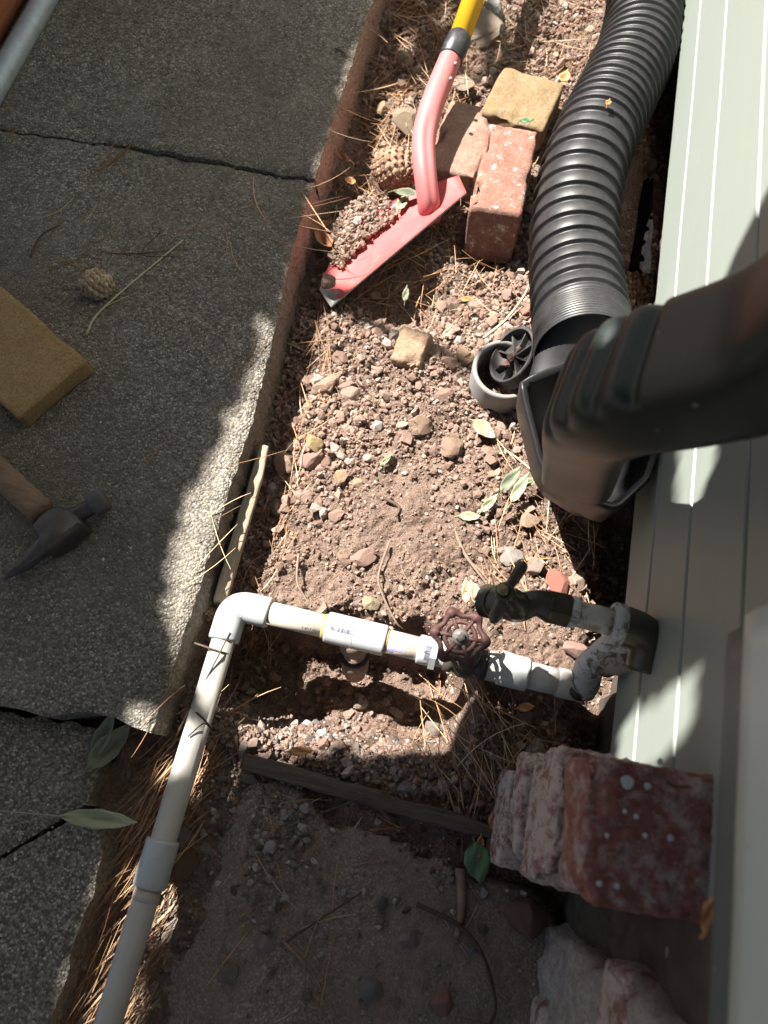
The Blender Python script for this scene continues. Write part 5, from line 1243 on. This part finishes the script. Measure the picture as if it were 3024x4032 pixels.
leaf(1275, 955, .015, .045, .022, R_(140), M_LBROWN, 'curled rusty brown leaf at the foot of the walkway by the shovel tip', .6, 1.0)
leaf(1260, 895, .012, .04, .018, R_(30), M_LBROWN, 'rusty brown leaf pressed against the walkway edge left of the shovel', .5, .9)
leaf(1350, 625, .02, .04, .012, R_(150), M_LBROWN, 'brown curved leaf under the walkway edge left of the pine cone', .5, .8)
leaf(1378, 715, .02, .022, .014, R_(160), M_LORANGE, 'small round orange leaf in the litter left of the pine cone', .3, .4)
leaf(1612, 765, .045, .05, .016, R_(5), M_LDULL, 'small green leaf between pine cone and shovel blade', .2, .5)
leaf(1585, 800, .035, .035, .016, R_(80), M_LPALE, 'green leaf drooping over the soil heap on the blade', .2, .5)
leaf(1598, 1160, .002, .03, .010, R_(95), M_LDULL, 'green sprig leaf in the hollow under the shovel blade', .3, .5)
leaf(1765, 1310, .02, .022, .010, R_(75), M_LPALE, 'tiny green seedling leaf beside the tan rock', .5, .5)
leaf(2072, 478, .075, .022, .011, R_(20), M_LGREEN, 'little bright green leaf on the near corner of the buff brick', .3, .4)
leaf(2222, 310, .07, .030, .018, R_(80), M_LORANGE, 'orange dry leaf between the buff brick and corrugated pipe', .5, .6)
leaf(1520, 1815, .025, .022, .007, R_(60), M_LPALE, 'slim pale leaf on the smooth soil patch', .3, .5)
leaf(1840, 1180, .03, .025, .008, R_(20), M_LORANGE, 'orange leaf strip in the rubble below the leaning brick', .3, .5)
leaf(2780, 3600, .475, .018, .006, R_(80), M_LORANGE, 'blurred tan husk stuck to the bay edge above the pier', .5, .6)
leaf(2290, 2010, .012, .035, .016, R_(40), M_LYEL, 'crumpled yellow leaf in the litter below the adapter', .5, .7)
leaf(1905, 1695, .02, .040, .022, R_(-30), M_LYEL, 'torn yellow leaf below the grey pipe ring', .3, .5)
for q, (a, b) in enumerate([(2190, 430), (2395, 405)][1:]):
    leaf(a, b, .16, .012, .008, R_(80), M_LORANGE, 'tan scrap of husk resting on the bend of the corrugated pipe', .3, .4)

# ------------------------------------------------------------------ unseen tree added as shadow caster, crown cut to the wanted shade outline
tree = thing('added_shade_tree', 'unseen leafy stand-in added to shade the walkway and foreground', 'tree', (-2.6, 1.6, -0.2))
LV = np.array([LX, LY, -1.0])
def lit(xp, yp):
    """sunlit part of the ground in the photo (ground plane, along the sun)"""
    b = np.interp(yp, [-.02, .05, .09, .12, .184, .235, .289, .318, .347, .426, .498, .534, .586, .75, 1.6], [-.20, -.23, -.251, -.261, -.272, -.273, -.270, -.254, -.256, -.253, -.242, -.234, -.240, -.25, -.253])
    c = np.interp(xp, [-.3, -.235, -.205, -.17, -.05, .033, .06, .12, .22, .255, .285, .5], [.088, .085, .03, .015, .028, .05, .105, .115, .145, .17, .40, .40])
    m = (xp > b) & (yp > c)
    m &= ~((yp > 1.12+.25*(xp+.2)) & (xp < -.055-.15*(yp-1.2)) & (np.sin(xp*55+1)*np.sin(yp*38) < .5))
    ux, uy = (xp+.303), (yp-.546); along = ux*.85-uy*.527; across = ux*.527+uy*.85
    m |= (np.abs(across) < .003+.06*along) & (along > 0) & (along < .09)
    wedge = (xp > .37) & (yp > .150+.0*xp) & (yp < .30) & (xp-.37 < (yp-.14)*1.0)
    m |= wedge | ((xp > .30) & (xp < .42) & (yp < .062-.35*(xp-.30)) & (yp > -.02))
    holes = [(-.205, -.36, .028), (-.21, -.03, .025), (-.16, .02, .02)]
    m |= (xp > -.262) & (xp < -.226+.012*np.sin(yp*31)) & (yp > -.5) & (yp < -.01) & (np.sin(yp*23+1) > -.75)
    for hx_, hy_, hr_ in holes: m |= np.hypot(xp-hx_, yp-hy_) < hr_*(1+.3*np.sin(8*np.arctan2(yp-hy_, xp-hx_)))
    return m
n = 34000; xp = rng.uniform(-1.5, 1.0, n); yp = rng.uniform(-1.3, 2.3, n); ls = rng.uniform(.024, .05, n)
n2 = 60000; xp = np.r_[xp, rng.uniform(-.5, .55, n2)]; yp = np.r_[yp, rng.uniform(-.5, 1.6, n2)]; ls = np.r_[ls, rng.uniform(.007, .014, n2)]
keep = ~lit(xp, yp); near = np.zeros(len(xp), bool)
for a in np.linspace(0, 2*math.pi, 12, endpoint=False):
    keep &= ~lit(xp+np.cos(a)*ls*.62, yp+np.sin(a)*ls*.62); near |= lit(xp+np.cos(a)*.055, yp+np.sin(a)*.055)
keep &= near | (np.arange(len(xp)) < n); xp, yp, ls = xp[keep], yp[keep], ls[keep]
dist = rng.uniform(1.55, 2.25, len(xp)); pos = np.stack([xp, yp, np.zeros(len(xp))], 1)-LV[None]*dist[:, None]
lv, lf = np.array([(-1, 0, 0), (-.5, .6, .1), (.3, .62, .08), (1, 0, -.1), (.3, -.62, .08), (-.5, -.6, .1)], float), np.array([(0, 1, 5), (1, 2, 5), (2, 4, 5), (2, 3, 4)])
nl = nrm(-LV); e1 = nrm(np.cross(nl, [0, 0, 1])); e2 = np.cross(nl, e1); m_ = len(xp)
th_ = rng.uniform(0, 6.28, m_); tl = rng.normal(0, .35, (m_, 2))
nn_ = nl[None]+e1[None]*tl[:, :1]+e2[None]*tl[:, 1:]; nn_ /= np.linalg.norm(nn_, axis=1)[:, None]
aa = e1[None]*np.cos(th_)[:, None]+e2[None]*np.sin(th_)[:, None]; aa -= nn_*(aa*nn_).sum(1)[:, None]; aa /= np.linalg.norm(aa, axis=1)[:, None]; bb_ = np.cross(nn_, aa)
Vl = pos[:, None]+(lv[None, :, :1]*aa[:, None]+lv[None, :, 1:2]*bb_[:, None]+lv[None, :, 2:]*nn_[:, None])*ls[:, None, None]
Fl = (lf[None]+(np.arange(m_)*6)[:, None, None]).reshape(-1, 3)
cr = link('added_crown', np_mesh('added_crown', Vl.reshape(-1, 3)-np.array([-2.6, 1.6, -.2]), Fl, M_SHADECASTER), tree); cr['kind'] = 'stuff'
obj('added_trunk', *sweep(spline([(-2.6, 1.6, -.3), (-2.55, 1.55, .8), (-2.3, 1.4, 1.6), (-1.9, 1.1, 2.2)], 24), np.linspace(.10, .04, 24), 14), M_SHADEBARK, tree)  # trunk and limbs added to carry the shadow-casting leaves
for q in ((-1.4, .2, 2.1), (-1.2, 1.3, 2.2), (-1.9, 1.9, 2.3), (-.9, -.1, 2.2)):
    obj('added_limb', *sweep(spline([(-2.3, 1.4, 1.6), ((-2.3+q[0])/2, (1.4+q[1])/2+.1, 1.95), q], 16), np.linspace(.04, .008, 16), 8), M_SHADEBARK, tree)
